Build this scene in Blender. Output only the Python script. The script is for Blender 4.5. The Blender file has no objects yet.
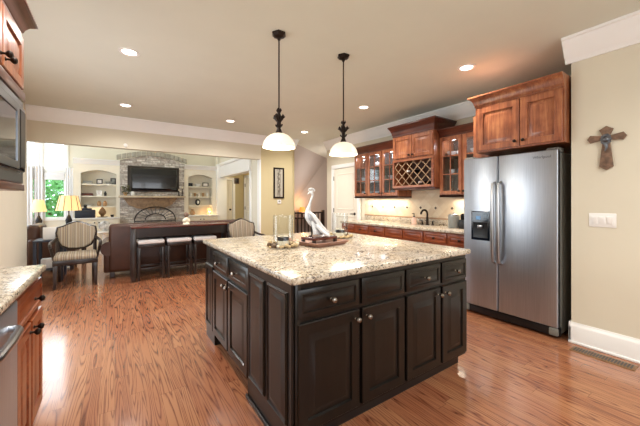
import bpy, bmesh, math, random
from mathutils import Vector, Matrix
random.seed(7)
scene = bpy.context.scene
COL = scene.collection
PI = math.pi

# ---------------------------------------------------------------- camera
F_PX, TH, CAM_H, YH = 301.6, 0.598, 1.293, 200.6
cam_data = bpy.data.cameras.new('camera')
cam_data.sensor_fit = 'HORIZONTAL'; cam_data.sensor_width = 36.0
cam_data.lens = F_PX / 640 * 36.0
cam_data.shift_y = -(213 - YH) / 640.0
cam_data.clip_start = 0.05
cam = bpy.data.objects.new('camera', cam_data); COL.objects.link(cam)
cam.location = (0, 0, CAM_H); cam.rotation_euler = (PI / 2, 0, -TH)
scene.camera = cam

# ---------------------------------------------------------------- world, exposure
w = bpy.data.worlds.new('world'); scene.world = w; w.use_nodes = True
bg = w.node_tree.nodes['Background']
bg.inputs['Color'].default_value = (0.80, 0.90, 1.0, 1); bg.inputs['Strength'].default_value = 2.6
scene.view_settings.view_transform = 'Standard'
scene.view_settings.look = 'None'
scene.view_settings.gamma = 1.0
scene.view_settings.use_curve_mapping = False
scene.view_settings.exposure = 0.2

# ---------------------------------------------------------------- big lights
def area(name, loc, rot, sx, sy, power, color=(1, 1, 1)):
    l = bpy.data.lights.new(name, 'AREA'); l.shape = 'RECTANGLE'; l.size = sx; l.size_y = sy
    l.energy = power; l.color = color
    o = bpy.data.objects.new(name, l); COL.objects.link(o); o.location = loc; o.rotation_euler = rot
    return o
# daylight through the breakfast-side windows behind the camera
area('daylight_kitchen_window', (0.9, -2.52, 1.65), (PI / 2, 0, 0), 3.2, 1.5, 38, (0.97, 0.98, 1.0))
# daylight through the glazed left wall beside the wall oven
area('daylight_side_window', (-1.10, 3.60, 1.25), (0, -PI / 2, 0), 1.7, 1.8, 22, (0.84, 0.93, 1.0))
# daylight through the tall living-room windows
area('daylight_living_window', (-1.26, 9.70, 2.9), (-PI / 2, 0, 0), 0.5, 1.6, 9, (0.95, 0.98, 1.0))
area('daylight_living_side', (-2.50, 8.2, 2.1), (0, -PI / 2, 0), 2.6, 2.4, 34, (0.97, 0.99, 1.0))

CANS = [(0.12, 3.515), (0.14, 5.51), (1.76, 5.51), (3.35, 5.51), (3.23, 3.52), (3.20, 1.835)]
REAR_FILL = [(2.45, -.45), (.8, -.45), (.12, 1.83)]   # spots added out of view to brighten the right and rear, no fixtures
CAN_W = 92
CEIL = 2.757
WARM = (1.0, 0.83, 0.62)

# ---------------------------------------------------------------- helpers
def lin(h):
    h = h.lstrip('#'); r = []
    for i in (0, 2, 4):
        c = int(h[i:i + 2], 16) / 255
        r.append(c / 12.92 if c <= 0.04045 else ((c + 0.055) / 1.055) ** 2.4)
    return tuple(r) + (1,)

class N:
    def __init__(s, name):
        s.m = bpy.data.materials.new(name); s.m.use_nodes = True
        s.t = s.m.node_tree; s.n = s.t.nodes; s.l = s.t.links
        s.b = s.n['Principled BSDF']; s.out = s.n['Material Output']
    def node(s, typ, **kw):
        x = s.n.new(typ)
        for k, v in kw.items(): setattr(x, k, v)
        return x
    def set(s, node, **kw):
        for k, v in kw.items():
            i = node.inputs[k.replace('_', ' ')]
            if hasattr(v, 'is_linked') or isinstance(v, bpy.types.NodeSocket): s.l.new(v, i)
            else: i.default_value = v
    def coord(s, scale=(1, 1, 1), rot=(0, 0, 0), kind='Object'):
        tc = s.node('ShaderNodeTexCoord'); mp = s.node('ShaderNodeMapping')
        mp.inputs['Scale'].default_value = scale; mp.inputs['Rotation'].default_value = rot
        s.l.new(tc.outputs[kind], mp.inputs['Vector']); return mp.outputs['Vector']
    def noise(s, vec, scale, detail=4, rough=0.55, dist=0.0):
        x = s.node('ShaderNodeTexNoise'); s.l.new(vec, x.inputs['Vector'])
        x.inputs['Scale'].default_value = scale; x.inputs['Detail'].default_value = detail
        x.inputs['Roughness'].default_value = rough; x.inputs['Distortion'].default_value = dist
        return x.outputs['Fac']
    def ramp(s, fac, stops, interp='LINEAR'):
        r = s.node('ShaderNodeValToRGB'); r.color_ramp.interpolation = interp
        e = r.color_ramp.elements
        while len(e) < len(stops): e.new(0.5)
        for el, (p, c) in zip(e, stops): el.position = p; el.color = c
        s.l.new(fac, r.inputs['Fac']); return r.outputs['Color']
    def math(s, op, a, b=0.0, c=0.0):
        x = s.node('ShaderNodeMath', operation=op)
        for i, v in enumerate((a, b, c)):
            if isinstance(v, bpy.types.NodeSocket): s.l.new(v, x.inputs[i])
            else: x.inputs[i].default_value = v
        return x.outputs[0]
    def mix(s, fac, a, b, mode='MIX'):
        x = s.node('ShaderNodeMix', data_type='RGBA', blend_type=mode)
        for i, v in ((0, fac), (6, a), (7, b)):
            if isinstance(v, bpy.types.NodeSocket): s.l.new(v, x.inputs[i])
            else: x.inputs[i].default_value = v
        return x.outputs[2]
    def bump(s, h, strength=0.3, dist=0.01):
        x = s.node('ShaderNodeBump'); x.inputs['Strength'].default_value = strength
        x.inputs['Distance'].default_value = dist; s.l.new(h, x.inputs['Height'])
        s.l.new(x.outputs[0], s.b.inputs['Normal'])
    def base(s, v):
        if isinstance(v, bpy.types.NodeSocket): s.l.new(v, s.b.inputs['Base Color'])
        else: s.b.inputs['Base Color'].default_value = v

def plain(name, hexc, rough=0.5, metal=0.0, var=0.06, scale=8, coat=0.0, emit=None, estr=0.0):
    k = N(name); c = lin(hexc)
    v = k.noise(k.coord(), scale, 3)
    lo = tuple(x * (1 - var) for x in c[:3]) + (1,); hi = tuple(min(1, x * (1 + var)) for x in c[:3]) + (1,)
    k.base(k.ramp(v, [(0.3, lo), (0.7, hi)]))
    k.b.inputs['Roughness'].default_value = rough; k.b.inputs['Metallic'].default_value = metal
    k.b.inputs['Coat Weight'].default_value = coat
    if emit:
        k.b.inputs['Emission Color'].default_value = lin(emit); k.b.inputs['Emission Strength'].default_value = estr
    return k.m

def wood(name, dark, mid, light, axis='z', rough=0.28, scale=1.0, coat=0.25):
    k = N(name)
    sc = {'x': (1.5, 22, 22), 'y': (22, 1.5, 22), 'z': (22, 22, 1.5)}[axis]
    v = k.coord(tuple(a * scale for a in sc))
    g = k.noise(v, 1.6, 6, 0.65, 0.6)
    blot = k.noise(k.coord((6, 6, 6)), 1.0, 3)
    f = k.math('ADD', k.math('MULTIPLY', g, 0.65), k.math('MULTIPLY', blot, 0.35))
    k.base(k.ramp(f, [(0.33, lin(dark)), (0.5, lin(mid)), (0.67, lin(light))]))
    k.b.inputs['Roughness'].default_value = rough; k.b.inputs['Coat Weight'].default_value = coat
    k.b.inputs['Coat Roughness'].default_value = 0.15
    return k.m

def floor_material():
    k = N('oak_floor')
    tc = k.node('ShaderNodeTexCoord'); sx = k.node('ShaderNodeSeparateXYZ'); k.l.new(tc.outputs['Object'], sx.inputs[0])
    X, Y = sx.outputs['X'], sx.outputs['Y']
    W, L = 0.083, 1.15
    row = k.math('FLOOR', k.math('DIVIDE', X, W))
    wn = k.node('ShaderNodeTexWhiteNoise', noise_dimensions='1D'); k.l.new(row, wn.inputs['W'])
    yo = k.math('ADD', Y, k.math('MULTIPLY', wn.outputs['Value'], 7.3))
    pl = k.math('FLOOR', k.math('DIVIDE', yo, L))
    cb = k.node('ShaderNodeCombineXYZ'); k.l.new(row, cb.inputs[0]); k.l.new(pl, cb.inputs[1])
    w2 = k.node('ShaderNodeTexWhiteNoise', noise_dimensions='2D'); k.l.new(cb.outputs[0], w2.inputs['Vector'])
    rnd = w2.outputs['Value']
    # grain coordinates, shifted per plank
    gx = k.math('ADD', X, k.math('MULTIPLY', rnd, 13.0)); gy = k.math('ADD', k.math('MULTIPLY', Y, 0.055), k.math('MULTIPLY', rnd, 31.0))
    gv = k.node('ShaderNodeCombineXYZ'); k.l.new(gx, gv.inputs[0]); k.l.new(gy, gv.inputs[1]); k.l.new(rnd, gv.inputs[2])
    # cathedral figure: contour lines of a smooth field
    fld = k.noise(gv.outputs[0], 13.0, 1.2, 0.4, 0.2)
    ring = k.math('PINGPONG', k.math('MULTIPLY', fld, 15.0), 0.5)
    ring = k.math('POWER', k.math('MULTIPLY', ring, 2.0), 0.55)
    fine = k.noise(gv.outputs[0], 120.0, 3, 0.6)
    t = k.math('ADD', k.math('MULTIPLY', ring, 0.5), k.math('MULTIPLY', fine, 0.5))
    grain = k.ramp(t, [(0.18, lin('#47291d')), (0.40, lin('#885a45')), (0.62, lin('#aa7b5d'))])
    tint = k.ramp(rnd, [(0.0, lin('#dcb49e')), (0.5, lin('#f0d6c2')), (1.0, lin('#fff0dc'))])
    col = k.mix(0.75, grain, tint, 'MULTIPLY')
    fx = k.math('FRACT', k.math('DIVIDE', X, W)); fy = k.math('FRACT', k.math('DIVIDE', yo, L))
    ex = k.math('LESS_THAN', fx, 0.02); ey = k.math('LESS_THAN', fy, 0.0022)
    seam = k.math('MAXIMUM', ex, ey)
    col = k.mix(k.math('MULTIPLY', seam, 0.6), col, lin('#553722'))
    k.base(col)
    k.b.inputs['Roughness'].default_value = 0.33
    rr = k.math('ADD', k.math('MULTIPLY', fine, 0.12), 0.11); k.l.new(rr, k.b.inputs['Roughness'])
    k.b.inputs['Coat Weight'].default_value = 0.35; k.b.inputs['Coat Roughness'].default_value = 0.1
    big = k.noise(k.coord((1, 1, 1)), 3.0, 2)
    k.bump(k.math('ADD', k.math('MULTIPLY', seam, -0.5), k.math('MULTIPLY', big, 0.8)), 0.22, 0.01)
    return k.m

def granite(name, scale=1.0):
    k = N(name); v = k.coord()
    nz = k.node('ShaderNodeTexNoise'); k.l.new(v, nz.inputs['Vector']); nz.inputs['Scale'].default_value = 45 * scale
    vv = k.mix(0.04, v, nz.outputs['Color'], 'ADD')
    vo = k.node('ShaderNodeTexVoronoi'); k.l.new(vv, vo.inputs['Vector']); vo.inputs['Scale'].default_value = 105 * scale
    sp = k.node('ShaderNodeSeparateColor'); k.l.new(vo.outputs['Color'], sp.inputs[0])
    low = k.noise(v, 14 * scale, 3)
    f = k.math('ADD', sp.outputs[0], k.math('MULTIPLY', k.math('SUBTRACT', low, 0.5), 0.9))
    col = k.ramp(f, [(0.0, lin('#3d342d')), (0.13, lin('#86735d')), (0.22, lin('#b09f88')), (0.42, lin('#c6b9a3')), (0.75, lin('#d3c9b6'))], 'CONSTANT')
    gr = k.noise(v, 5, 3)
    col = k.mix(k.ramp(gr, [(0.45, (0, 0, 0, 1)), (0.7, (0.5, 0.5, 0.5, 1))]), col, lin('#c0bab2'))
    k.base(col); k.b.inputs['Roughness'].default_value = 0.2
    return k.m

def stone(name):
    k = N(name); tc = k.node('ShaderNodeTexCoord'); s = k.node('ShaderNodeSeparateXYZ'); k.l.new(tc.outputs['Object'], s.inputs[0])
    c = k.node('ShaderNodeCombineXYZ'); k.l.new(s.outputs['X'], c.inputs[0]); k.l.new(s.outputs['Z'], c.inputs[1])
    nz = k.node('ShaderNodeTexNoise'); k.l.new(tc.outputs['Object'], nz.inputs['Vector']); nz.inputs['Scale'].default_value = 7
    vv = k.mix(0.05, c.outputs[0], nz.outputs['Color'], 'ADD')
    b = k.node('ShaderNodeTexBrick'); k.l.new(vv, b.inputs['Vector'])
    b.inputs['Scale'].default_value = 1; b.inputs['Brick Width'].default_value = 0.19; b.inputs['Row Height'].default_value = 0.058
    b.inputs['Mortar Size'].default_value = 0.008; b.squash = 1.5; b.squash_frequency = 3; b.offset_frequency = 2
    b.inputs['Color1'].default_value = (0, 0, 0, 1); b.inputs['Color2'].default_value = (1, 1, 1, 1); b.inputs['Mortar'].default_value = (0.5, 0.5, 0.5, 1)
    b.inputs['Bias'].default_value = 0.0
    col = k.ramp(b.outputs['Color'], [(0.0, lin('#9a918b')), (0.3, lin('#cac5c0')), (0.6, lin('#f0ede9')), (1.0, lin('#b3a8a0'))])
    n2 = k.noise(tc.outputs['Object'], 22, 4)
    col = k.mix(0.55, col, k.ramp(n2, [(0.32, lin('#85766c')), (0.62, lin('#ffffff'))]), 'MULTIPLY')
    col = k.mix(k.math('MULTIPLY', b.outputs['Fac'], 0.6), col, lin('#8d847b'))
    k.base(col); k.b.inputs['Roughness'].default_value = 0.85
    k.bump(k.math('SUBTRACT', n2, b.outputs['Fac']), 0.6, 0.02)
    return k.m

def tile(name):
    k = N(name); tc = k.node('ShaderNodeTexCoord'); s = k.node('ShaderNodeSeparateXYZ'); k.l.new(tc.outputs['Object'], s.inputs[0])
    a = k.math('MULTIPLY', k.math('ADD', s.outputs['Y'], s.outputs['Z']), 0.7071)
    bb = k.math('MULTIPLY', k.math('SUBTRACT', s.outputs['Y'], s.outputs['Z']), 0.7071)
    T = 0.105
    fa = k.math('FRACT', k.math('DIVIDE', a, T)); fb = k.math('FRACT', k.math('DIVIDE', bb, T))
    g = k.math('MAXIMUM', k.math('LESS_THAN', fa, 0.045), k.math('LESS_THAN', fb, 0.045))
    ia = k.math('FLOOR', k.math('DIVIDE', a, T)); ib = k.math('FLOOR', k.math('DIVIDE', bb, T))
    c = k.node('ShaderNodeCombineXYZ'); k.l.new(ia, c.inputs[0]); k.l.new(ib, c.inputs[1])
    wn = k.node('ShaderNodeTexWhiteNoise', noise_dimensions='2D'); k.l.new(c.outputs[0], wn.inputs['Vector'])
    nz = k.noise(tc.outputs['Object'], 18, 4)
    f = k.math('ADD', k.math('MULTIPLY', wn.outputs['Value'], 0.6), k.math('MULTIPLY', nz, 0.4))
    col = k.ramp(f, [(0.1, lin('#cdb699')), (0.5, lin('#d9c8ae')), (0.9, lin('#e1d4bd'))])
    k.base(k.mix(k.math('MULTIPLY', g, 0.7), col, lin('#cbbba3'))); k.b.inputs['Roughness'].default_value = 0.45
    k.bump(k.math('SUBTRACT', nz, g), 0.25, 0.004)
    return k.m

def stripes(name):
    k = N(name); v = k.coord(); s = k.node('ShaderNodeSeparateXYZ'); k.l.new(v, s.inputs[0])
    a = k.math('FRACT', k.math('MULTIPLY', s.outputs['X'], 11.0))
    col = k.ramp(a, [(0.0, lin('#a3947d')), (0.16, lin('#8a6f5c')), (0.24, lin('#ada18c')), (0.42, lin('#75655c')), (0.5, lin('#a4977f')), (0.68, lin('#857467')), (0.82, lin('#b3a895'))], 'CONSTANT')
    n = k.noise(v, 160, 2)
    k.base(k.mix(0.3, col, k.ramp(n, [(0.3, (0.6, 0.6, 0.6, 1)), (0.7, (1, 1, 1, 1))]), 'MULTIPLY'))
    k.b.inputs['Roughness'].default_value = 0.85
    return k.m

def steel(name):
    k = N(name); v = k.coord((40, 40, 0.8))
    n = k.noise(v, 3, 3)
    k.base(k.ramp(n, [(0.3, lin('#abb3bf')), (0.7, lin('#bac2cd'))]))
    k.b.inputs['Metallic'].default_value = 1.0; k.b.inputs['Roughness'].default_value = 0.38
    k.b.inputs['Anisotropic'].default_value = 0.6
    tg = k.node('ShaderNodeTangent'); tg.direction_type = 'RADIAL'; tg.axis = 'Z'
    k.l.new(tg.outputs[0], k.b.inputs['Tangent'])
    k.b.inputs['Anisotropic Rotation'].default_value = 0.25
    return k.m

def thin_glass(name, tint=(1, 1, 1, 1), refl=1.0):
    k = N(name); k.n.remove(k.b)
    tr = k.node('ShaderNodeBsdfTransparent'); tr.inputs[0].default_value = tint
    gl = k.node('ShaderNodeBsdfGlossy'); gl.inputs['Roughness'].default_value = 0.03
    lw = k.node('ShaderNodeLayerWeight'); lw.inputs['Blend'].default_value = 0.5
    fz = k.math('ADD', k.math('MULTIPLY', k.math('POWER', lw.outputs['Facing'], 4.0), 0.45 * refl), 0.045 * refl)
    mx = k.node('ShaderNodeMixShader'); k.l.new(fz, mx.inputs[0])
    k.l.new(tr.outputs[0], mx.inputs[1]); k.l.new(gl.outputs[0], mx.inputs[2]); k.l.new(mx.outputs[0], k.out.inputs[0])
    return k.m

def picture_mat(name):
    k = N(name); v = k.coord((1, 1, 1)); s = k.node('ShaderNodeSeparateXYZ'); k.l.new(v, s.inputs[0])
    n = k.noise(k.coord((30, 1, 9)), 1.4, 5, 0.7, 0.8)
    c = k.math('SUBTRACT', 1.0, k.math('MULTIPLY', k.math('ABSOLUTE', s.outputs['X']), 13.0))
    f = k.math('MULTIPLY', k.math('MAXIMUM', c, 0.0), k.math('GREATER_THAN', n, 0.45))
    k.base(k.mix(f, lin('#b9b4a5'), lin('#4a4238'))); k.b.inputs['Roughness'].default_value = 0.4
    return k.m

M = {}
M['floor'] = floor_material()
M['ceiling'] = plain('ceiling_paint', '#dde0d3', 0.9, var=0.02, scale=2)
M['wall'] = plain('wall_paint', '#dfd8c4', 0.85, var=0.02, scale=2)
M['wall_yellow_warmlit'] = plain('wall_paint_yellow_warmlit', '#cdbf96', 0.85, var=0.02, scale=2)  # warm light on the pillar is put into this yellow; hall walls share it
M['wall_cream'] = plain('wall_paint_cream', '#e6e1d1', 0.85, var=0.02, scale=2)
M['wall_grey'] = plain('wall_paint_grey', '#c6bcb4', 0.85, var=0.02, scale=2)
M['trim'] = plain('white_trim', '#f8f8f6', 0.45, var=0.015, scale=3)
M['door'] = plain('cream_door_paint', '#eee8d8', 0.4, var=0.015, scale=3)
M['cherry'] = wood('cherry_wood', '#5c2d1a', '#925537', '#bc7d51')
M['cherry_x'] = wood('cherry_wood_horizontal', '#582a18', '#844a30', '#aa6e46', axis='x')
M['cherry_dark'] = wood('cherry_wood_dark_glaze', '#3d1a12', '#582a1c', '#6e3825', axis='x')
M['cherry_base'] = wood('cherry_wood_red', '#5e2614', '#86401f', '#a0562f', axis='x')
M['inside'] = plain('cabinet_inside_stain', '#55423a', 0.55)
M['espresso'] = wood('espresso_wood', '#0c0907', '#110d0a', '#191310', rough=0.3, coat=0.15)
M['espresso'].node_tree.nodes['Principled BSDF'].inputs['Specular IOR Level'].default_value = 0.32
M['granite'] = granite('speckled_granite')
M['granite_wall'] = granite('speckled_granite_counter')
M['stone'] = stone('ledge_stone')
M['stone_grey'] = plain('grey_cut_stone', '#a9a69b', 0.85, var=0.2, scale=9)
M['mantel'] = plain('pale_mantel_stone', '#cdbda6', 0.8, var=0.12, scale=14)
M['corbel'] = plain('brown_stone', '#9a8168', 0.85, var=0.3, scale=16)
M['tile'] = tile('travertine_tile')
M['accent'] = plain('dark_accent_tile', '#4a3a2e', 0.35)
M['ledge'] = plain('brown_tile_ledge', '#a88567', 0.45)
M['steel'] = steel('brushed_steel')
M['steel_dark'] = plain('dark_steel', '#84888d', 0.3, 1.0, var=0.03)
M['steel_plain'] = plain('satin_steel', '#b4b5b8', 0.28, 1.0, var=0.03)
M['fridge_side'] = plain('fridge_side_grey', '#7b7972', 0.45)
M['black'] = plain('black_plastic', '#121214', 0.3)
M['blackgloss'] = plain('black_gloss', '#0a0c10', 0.08, coat=0.5)
M['screen'] = plain('dark_screen', '#0b0d12', 0.12, coat=0.3)
M['dispenser'] = plain('dispenser_panel', '#0e1a28', 0.12, coat=0.6)
M['pewter'] = plain('pewter_knob', '#8b8680', 0.25, 1.0)
M['bronze'] = plain('bronze_metal', '#2b221d', 0.38, 0.75)
M['iron'] = plain('wrought_iron', '#232326', 0.5, 0.6)
M['grey_iron'] = plain('silvery_iron', '#6d7076', 0.4, 0.7)
M['shade'] = plain('opal_glass', '#efe4d0', 0.35, emit='#fff0d8', estr=0.42)
M['bulb'] = plain('lit_lamp', '#ffffff', 0.5, emit='#fff4e2', estr=9.0)
M['lampshade'] = plain('lit_fabric_shade', '#e8cf9a', 0.8, emit='#ffd692', estr=0.75)
M['leather'] = plain('brown_leather', '#40200f', 0.42, var=0.25, scale=6, coat=0.1)
M['darkwood'] = wood('near_black_wood', '#1a110d', '#241813', '#2f2019', rough=0.3)
M['redwood'] = wood('dark_red_wood', '#3a1710', '#54241a', '#6b3324', axis='x', rough=0.25)
M['cushion'] = plain('pale_grey_fabric', '#e4deda', 0.9, var=0.06, scale=60)
M['stripe'] = stripes('striped_upholstery')
M['glass'] = thin_glass('clear_glass', (0.97, 0.98, 0.98, 1))
M['cabglass'] = thin_glass('cabinet_glass', (0.86, 0.9, 0.94, 1), 1.6)
M['winglass'] = thin_glass('window_glass', (0.97, 1.0, 0.99, 1), 0.4)
M['porcelain'] = plain('white_porcelain', '#f2f0ec', 0.2, var=0.02)
M['wax'] = plain('ivory_wax', '#efe3c8', 0.5)
M['silverbird'] = plain('silvery_white_paint', '#d5d6d8', 0.4, 0.15, var=0.12, scale=50)
M['feather'] = plain('silver_feather', '#a6a7ab', 0.4, 0.3, var=0.3, scale=70)
M['tray'] = wood('copper_brown_wood', '#7d5340', '#a37560', '#bd9078', axis='x', rough=0.35)
M['shell'] = plain('tan_shell', '#c3a97f', 0.5, var=0.35, scale=40)
M['shell_dark'] = plain('brown_shell', '#5e4630', 0.5, var=0.3, scale=40)
M['shell_pale'] = plain('pale_shell', '#e3d7c0', 0.45, var=0.15, scale=40)
M['rust'] = plain('carved_brown_wood', '#7a604d', 0.6, var=0.45, scale=30)
M['white_plastic'] = plain('white_plastic', '#f4f2ee', 0.35, var=0.01)
M['pink'] = plain('pink_soap', '#e8c3b0', 0.25)
M['greyjar'] = plain('grey_ceramic', '#8d908c', 0.3, var=0.1)
M['purple'] = plain('plum_throw', '#5b4550', 0.9, var=0.2, scale=20)
M['navy'] = plain('navy_box', '#232a3a', 0.5)
M['tan'] = plain('tan_ceramic', '#b58d62', 0.5, var=0.15, scale=20)
M['rattan'] = plain('rattan', '#8c6a49', 0.7, var=0.3, scale=40)
M['curtain'] = plain('white_curtain', '#e9e8ea', 0.9, var=0.03, scale=5)
M['leaf'] = plain('green_leaves', '#7fbf72', 0.6, var=0.45, scale=5)
M['grass'] = plain('lawn', '#5f8a4a', 0.9, var=0.3, scale=3)
M['brass_vent'] = plain('brown_vent_metal', '#8a6a4a', 0.4, 0.4)
M['ink'] = plain('grey_lettering', '#5f6166', 0.3, 0.8)
M['picture'] = picture_mat('picture_of_dark_tree')
M['cream_wall_left'] = M['wall_cream']

class MB:
    def __init__(s): s.bm = bmesh.new()
    def _merge(s, t, mat=None):
        if mat is not None: bmesh.ops.transform(t, matrix=mat, verts=t.verts)
        me = bpy.data.meshes.new('tmp'); t.to_mesh(me); t.free(); s.bm.from_mesh(me); bpy.data.meshes.remove(me)
    def box(s, x0, x1, y0, y1, z0, z1, b=0.0, seg=2, mat=None):
        t = bmesh.new(); bmesh.ops.create_cube(t, size=1)
        for v in t.verts:
            v.co = Vector((x0 + (v.co.x + .5) * (x1 - x0), y0 + (v.co.y + .5) * (y1 - y0), z0 + (v.co.z + .5) * (z1 - z0)))
        if b: bmesh.ops.bevel(t, geom=t.edges[:], offset=b, segments=seg, affect='EDGES', profile=0.5)
        s._merge(t, mat); return s
    def prism(s, pts, axis, a, b, bev=0.0, seg=2, mat=None):
        """polygon (u,v) extruded along axis from a to b; x:(y,z) y:(x,z) z:(x,y)"""
        t = bmesh.new()
        def P(u, v, d): return {'x': (d, u, v), 'y': (u, d, v), 'z': (u, v, d)}[axis]
        A = [t.verts.new(P(u, v, a)) for u, v in pts]; B = [t.verts.new(P(u, v, b)) for u, v in pts]
        n = len(pts); t.faces.new(A); t.faces.new(B[::-1])
        for i in range(n): t.faces.new((A[i], B[i], B[(i + 1) % n], A[(i + 1) % n]))
        bmesh.ops.recalc_face_normals(t, faces=t.faces)
        if bev:
            caps = [e for e in t.edges if len(e.link_faces) == 2 and (len(e.link_faces[0].verts) == n or len(e.link_faces[1].verts) == n)]
            bmesh.ops.bevel(t, geom=caps, offset=bev, segments=seg, affect='EDGES', profile=0.5)
        s._merge(t, mat); return s
    def lathe(s, prof, c=(0, 0, 0), n=24, axis='z', sc=(1, 1)):
        t = bmesh.new(); rings = []
        def P(r, z, a):
            x, y = r * math.cos(a) * sc[0], r * math.sin(a) * sc[1]
            if axis == 'z': p = (x, y, z)
            elif axis == '-y': p = (x, -z, y)
            elif axis == 'y': p = (x, z, y)
            elif axis == 'x': p = (z, x, y)
            else: p = (-z, x, y)
            return Vector(c) + Vector(p)
        for r, z in prof:
            if r < 1e-6: rings.append([t.verts.new(P(0, z, 0))])
            else: rings.append([t.verts.new(P(r, z, 2 * PI * i / n)) for i in range(n)])
        for A, B in zip(rings, rings[1:]):
            if len(A) == 1 and len(B) == 1: continue
            for i in range(n):
                j = (i + 1) % n
                if len(A) == 1: t.faces.new((A[0], B[i], B[j]))
                elif len(B) == 1: t.faces.new((A[i], B[0], A[j]))
                else: t.faces.new((A[i], B[i], B[j], A[j]))
        for R in (rings[0], rings[-1]):
            if len(R) > 2 and prof[0] != prof[-1]: t.faces.new(R)
        bmesh.ops.recalc_face_normals(t, faces=t.faces); s._merge(t); return s
    def tube(s, pts, r, n=8, closed=False, flat=1.0):
        """round tube along pts, r may be a list; flat squeezes the binormal"""
        t = bmesh.new(); P = [Vector(p) for p in pts]; m = len(P); rings = []
        R = r if isinstance(r, (list, tuple)) else [r] * m
        up = None
        for i in range(m):
            if closed: d = P[(i + 1) % m] - P[i - 1]
            else: d = P[min(i + 1, m - 1)] - P[max(i - 1, 0)]
            d.normalize()
            if up is None:
                up = Vector((0, 0, 1)) if abs(d.z) < 0.9 else Vector((1, 0, 0))
            a = d.cross(up).normalized(); up = a.cross(d).normalized()
            rings.append([t.verts.new(P[i] + (a * math.cos(q) * flat + up * math.sin(q)) * R[i]) for q in [2 * PI * k / n for k in range(n)]])
        for i in range(m if closed else m - 1):
            A, B = rings[i], rings[(i + 1) % m]
            for k in range(n): t.faces.new((A[k], A[(k + 1) % n], B[(k + 1) % n], B[k]))
        if not closed: t.faces.new(rings[0]); t.faces.new(rings[-1])
        bmesh.ops.recalc_face_normals(t, faces=t.faces); s._merge(t); return s
    def ball(s, c, r, seg=16):
        rx, ry, rz = r if isinstance(r, (tuple, list)) else (r, r, r)
        t = bmesh.new(); bmesh.ops.create_uvsphere(t, u_segments=seg, v_segments=max(6, seg // 2), radius=1)
        s._merge(t, Matrix.Translation(c) @ Matrix.Diagonal((rx, ry, rz, 1))); return s
    def panel(s, x0, x1, z0, z1, rings, y=0.0, hole=False):
        """loft of rectangles in the xz plane: rings = (inset, depth)"""
        t = bmesh.new(); L = []
        for ins, d in rings:
            a, b, c, e = x0 + ins, x1 - ins, z0 + ins, z1 - ins
            L.append([t.verts.new(p) for p in ((a, y + d, c), (b, y + d, c), (b, y + d, e), (a, y + d, e))])
        for A, B in zip(L, L[1:]):
            for i in range(4): t.faces.new((A[i], A[(i + 1) % 4], B[(i + 1) % 4], B[i]))
        if hole:
            for i in range(4): t.faces.new((L[-1][i], L[-1][(i + 1) % 4], L[0][(i + 1) % 4], L[0][i]))
        else: t.faces.new(L[0]); t.faces.new(L[-1])
        bmesh.ops.recalc_face_normals(t, faces=t.faces); s._merge(t); return s
    def build(s, name, mat, parent=None, smooth=True, loc=None):
        me = bpy.data.meshes.new(name)
        s.bm.to_mesh(me); s.bm.free()
        me.materials.append(M[mat] if isinstance(mat, str) else mat)
        if smooth:
            me.polygons.foreach_set('use_smooth', [True] * len(me.polygons))
            me.set_sharp_from_angle(angle=math.radians(35))
        o = bpy.data.objects.new(name, me); COL.objects.link(o)
        if parent is not None: o.parent = parent
        if loc: o.location = loc
        return o

def tag(o, label, cat, group=None):
    o['label'] = label; o['category'] = cat
    if group: o['group'] = group
    return o
def thing(name, label, cat, loc=(0, 0, 0), rz=0.0, group=None):
    o = bpy.data.objects.new(name, None); o.empty_display_size = 0.1
    COL.objects.link(o); o.location = loc; o.rotation_euler = (0, 0, rz)
    return tag(o, label, cat, group)
def struct(name, mb, mat):
    o = mb.build(name, mat); o['kind'] = 'structure'; return o
def copy_tree(root, loc, rz=None, label=None, group=None):
    def cp(o, parent):
        c = o.copy(); COL.objects.link(c)
        if parent is not None: c.parent = parent
        for ch in list(o.children): cp(ch, c)
        return c
    r = cp(root, None); r.location = loc
    if rz is not None: r.rotation_euler = (0, 0, rz)
    if label: r['label'] = label
    if group: r['group'] = group
    return r
def light(kind, name, loc, power, color=WARM, size=0.05, spot=None, blend=0.6):
    l = bpy.data.lights.new(name, kind); l.energy = power; l.color = color
    if kind in ('POINT', 'SPOT'): l.shadow_soft_size = size
    if kind == 'SPOT': l.spot_size = spot; l.spot_blend = blend
    o = bpy.data.objects.new(name, l); COL.objects.link(o); o.location = loc
    return o

def box_struct(name, mat, *b): 
    mb = MB()
    for q in b: mb.box(*q)
    return struct(name, mb, mat)

# ================================================================ SETTING
WX = 4.40      # kitchen cabinet wall
RX = 3.45      # wall with the cross
LX = -1.12     # left kitchen wall
HY = 6.41      # header wall between kitchen and living room
BY = 9.90      # living-room back wall
box_struct('floor', 'floor', (-4.2, 7.0, -2.8, 10.2, -0.1, 0.0))
box_struct('ceiling', 'ceiling', (-1.3, 7.0, -2.8, 6.58, CEIL, CEIL + 0.1), (3.70, 7.0, 6.58, 10.2, CEIL, CEIL + 0.1))
box_struct('ceiling_living', 'ceiling', (-2.8, 2.9, 6.41, 10.2, 4.2, 4.3))
box_struct('ceiling_hall', 'ceiling', (2.90, 3.70, 6.58, 10.2, 2.55, 2.65))
box_struct('wall_left', 'wall_cream', (LX - 0.15, LX, -2.6, 2.7, 0, CEIL), (LX - 0.15, LX, 4.5, HY, 0, CEIL), (LX - 0.15, LX, 2.7, 4.5, 0, .35), (LX - 0.15, LX, 2.7, 4.5, 2.25, CEIL))
mb = MB()
for y in (2.7, 3.28, 3.86, 4.44): mb.box(LX - .10, LX - .04, y, y + .06, .35, 2.25)
for z in (.35, 1.27, 2.19): mb.box(LX - .10, LX - .04, 2.7, 4.5, z, z + .06)
struct('window_7', mb, 'trim')
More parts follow.
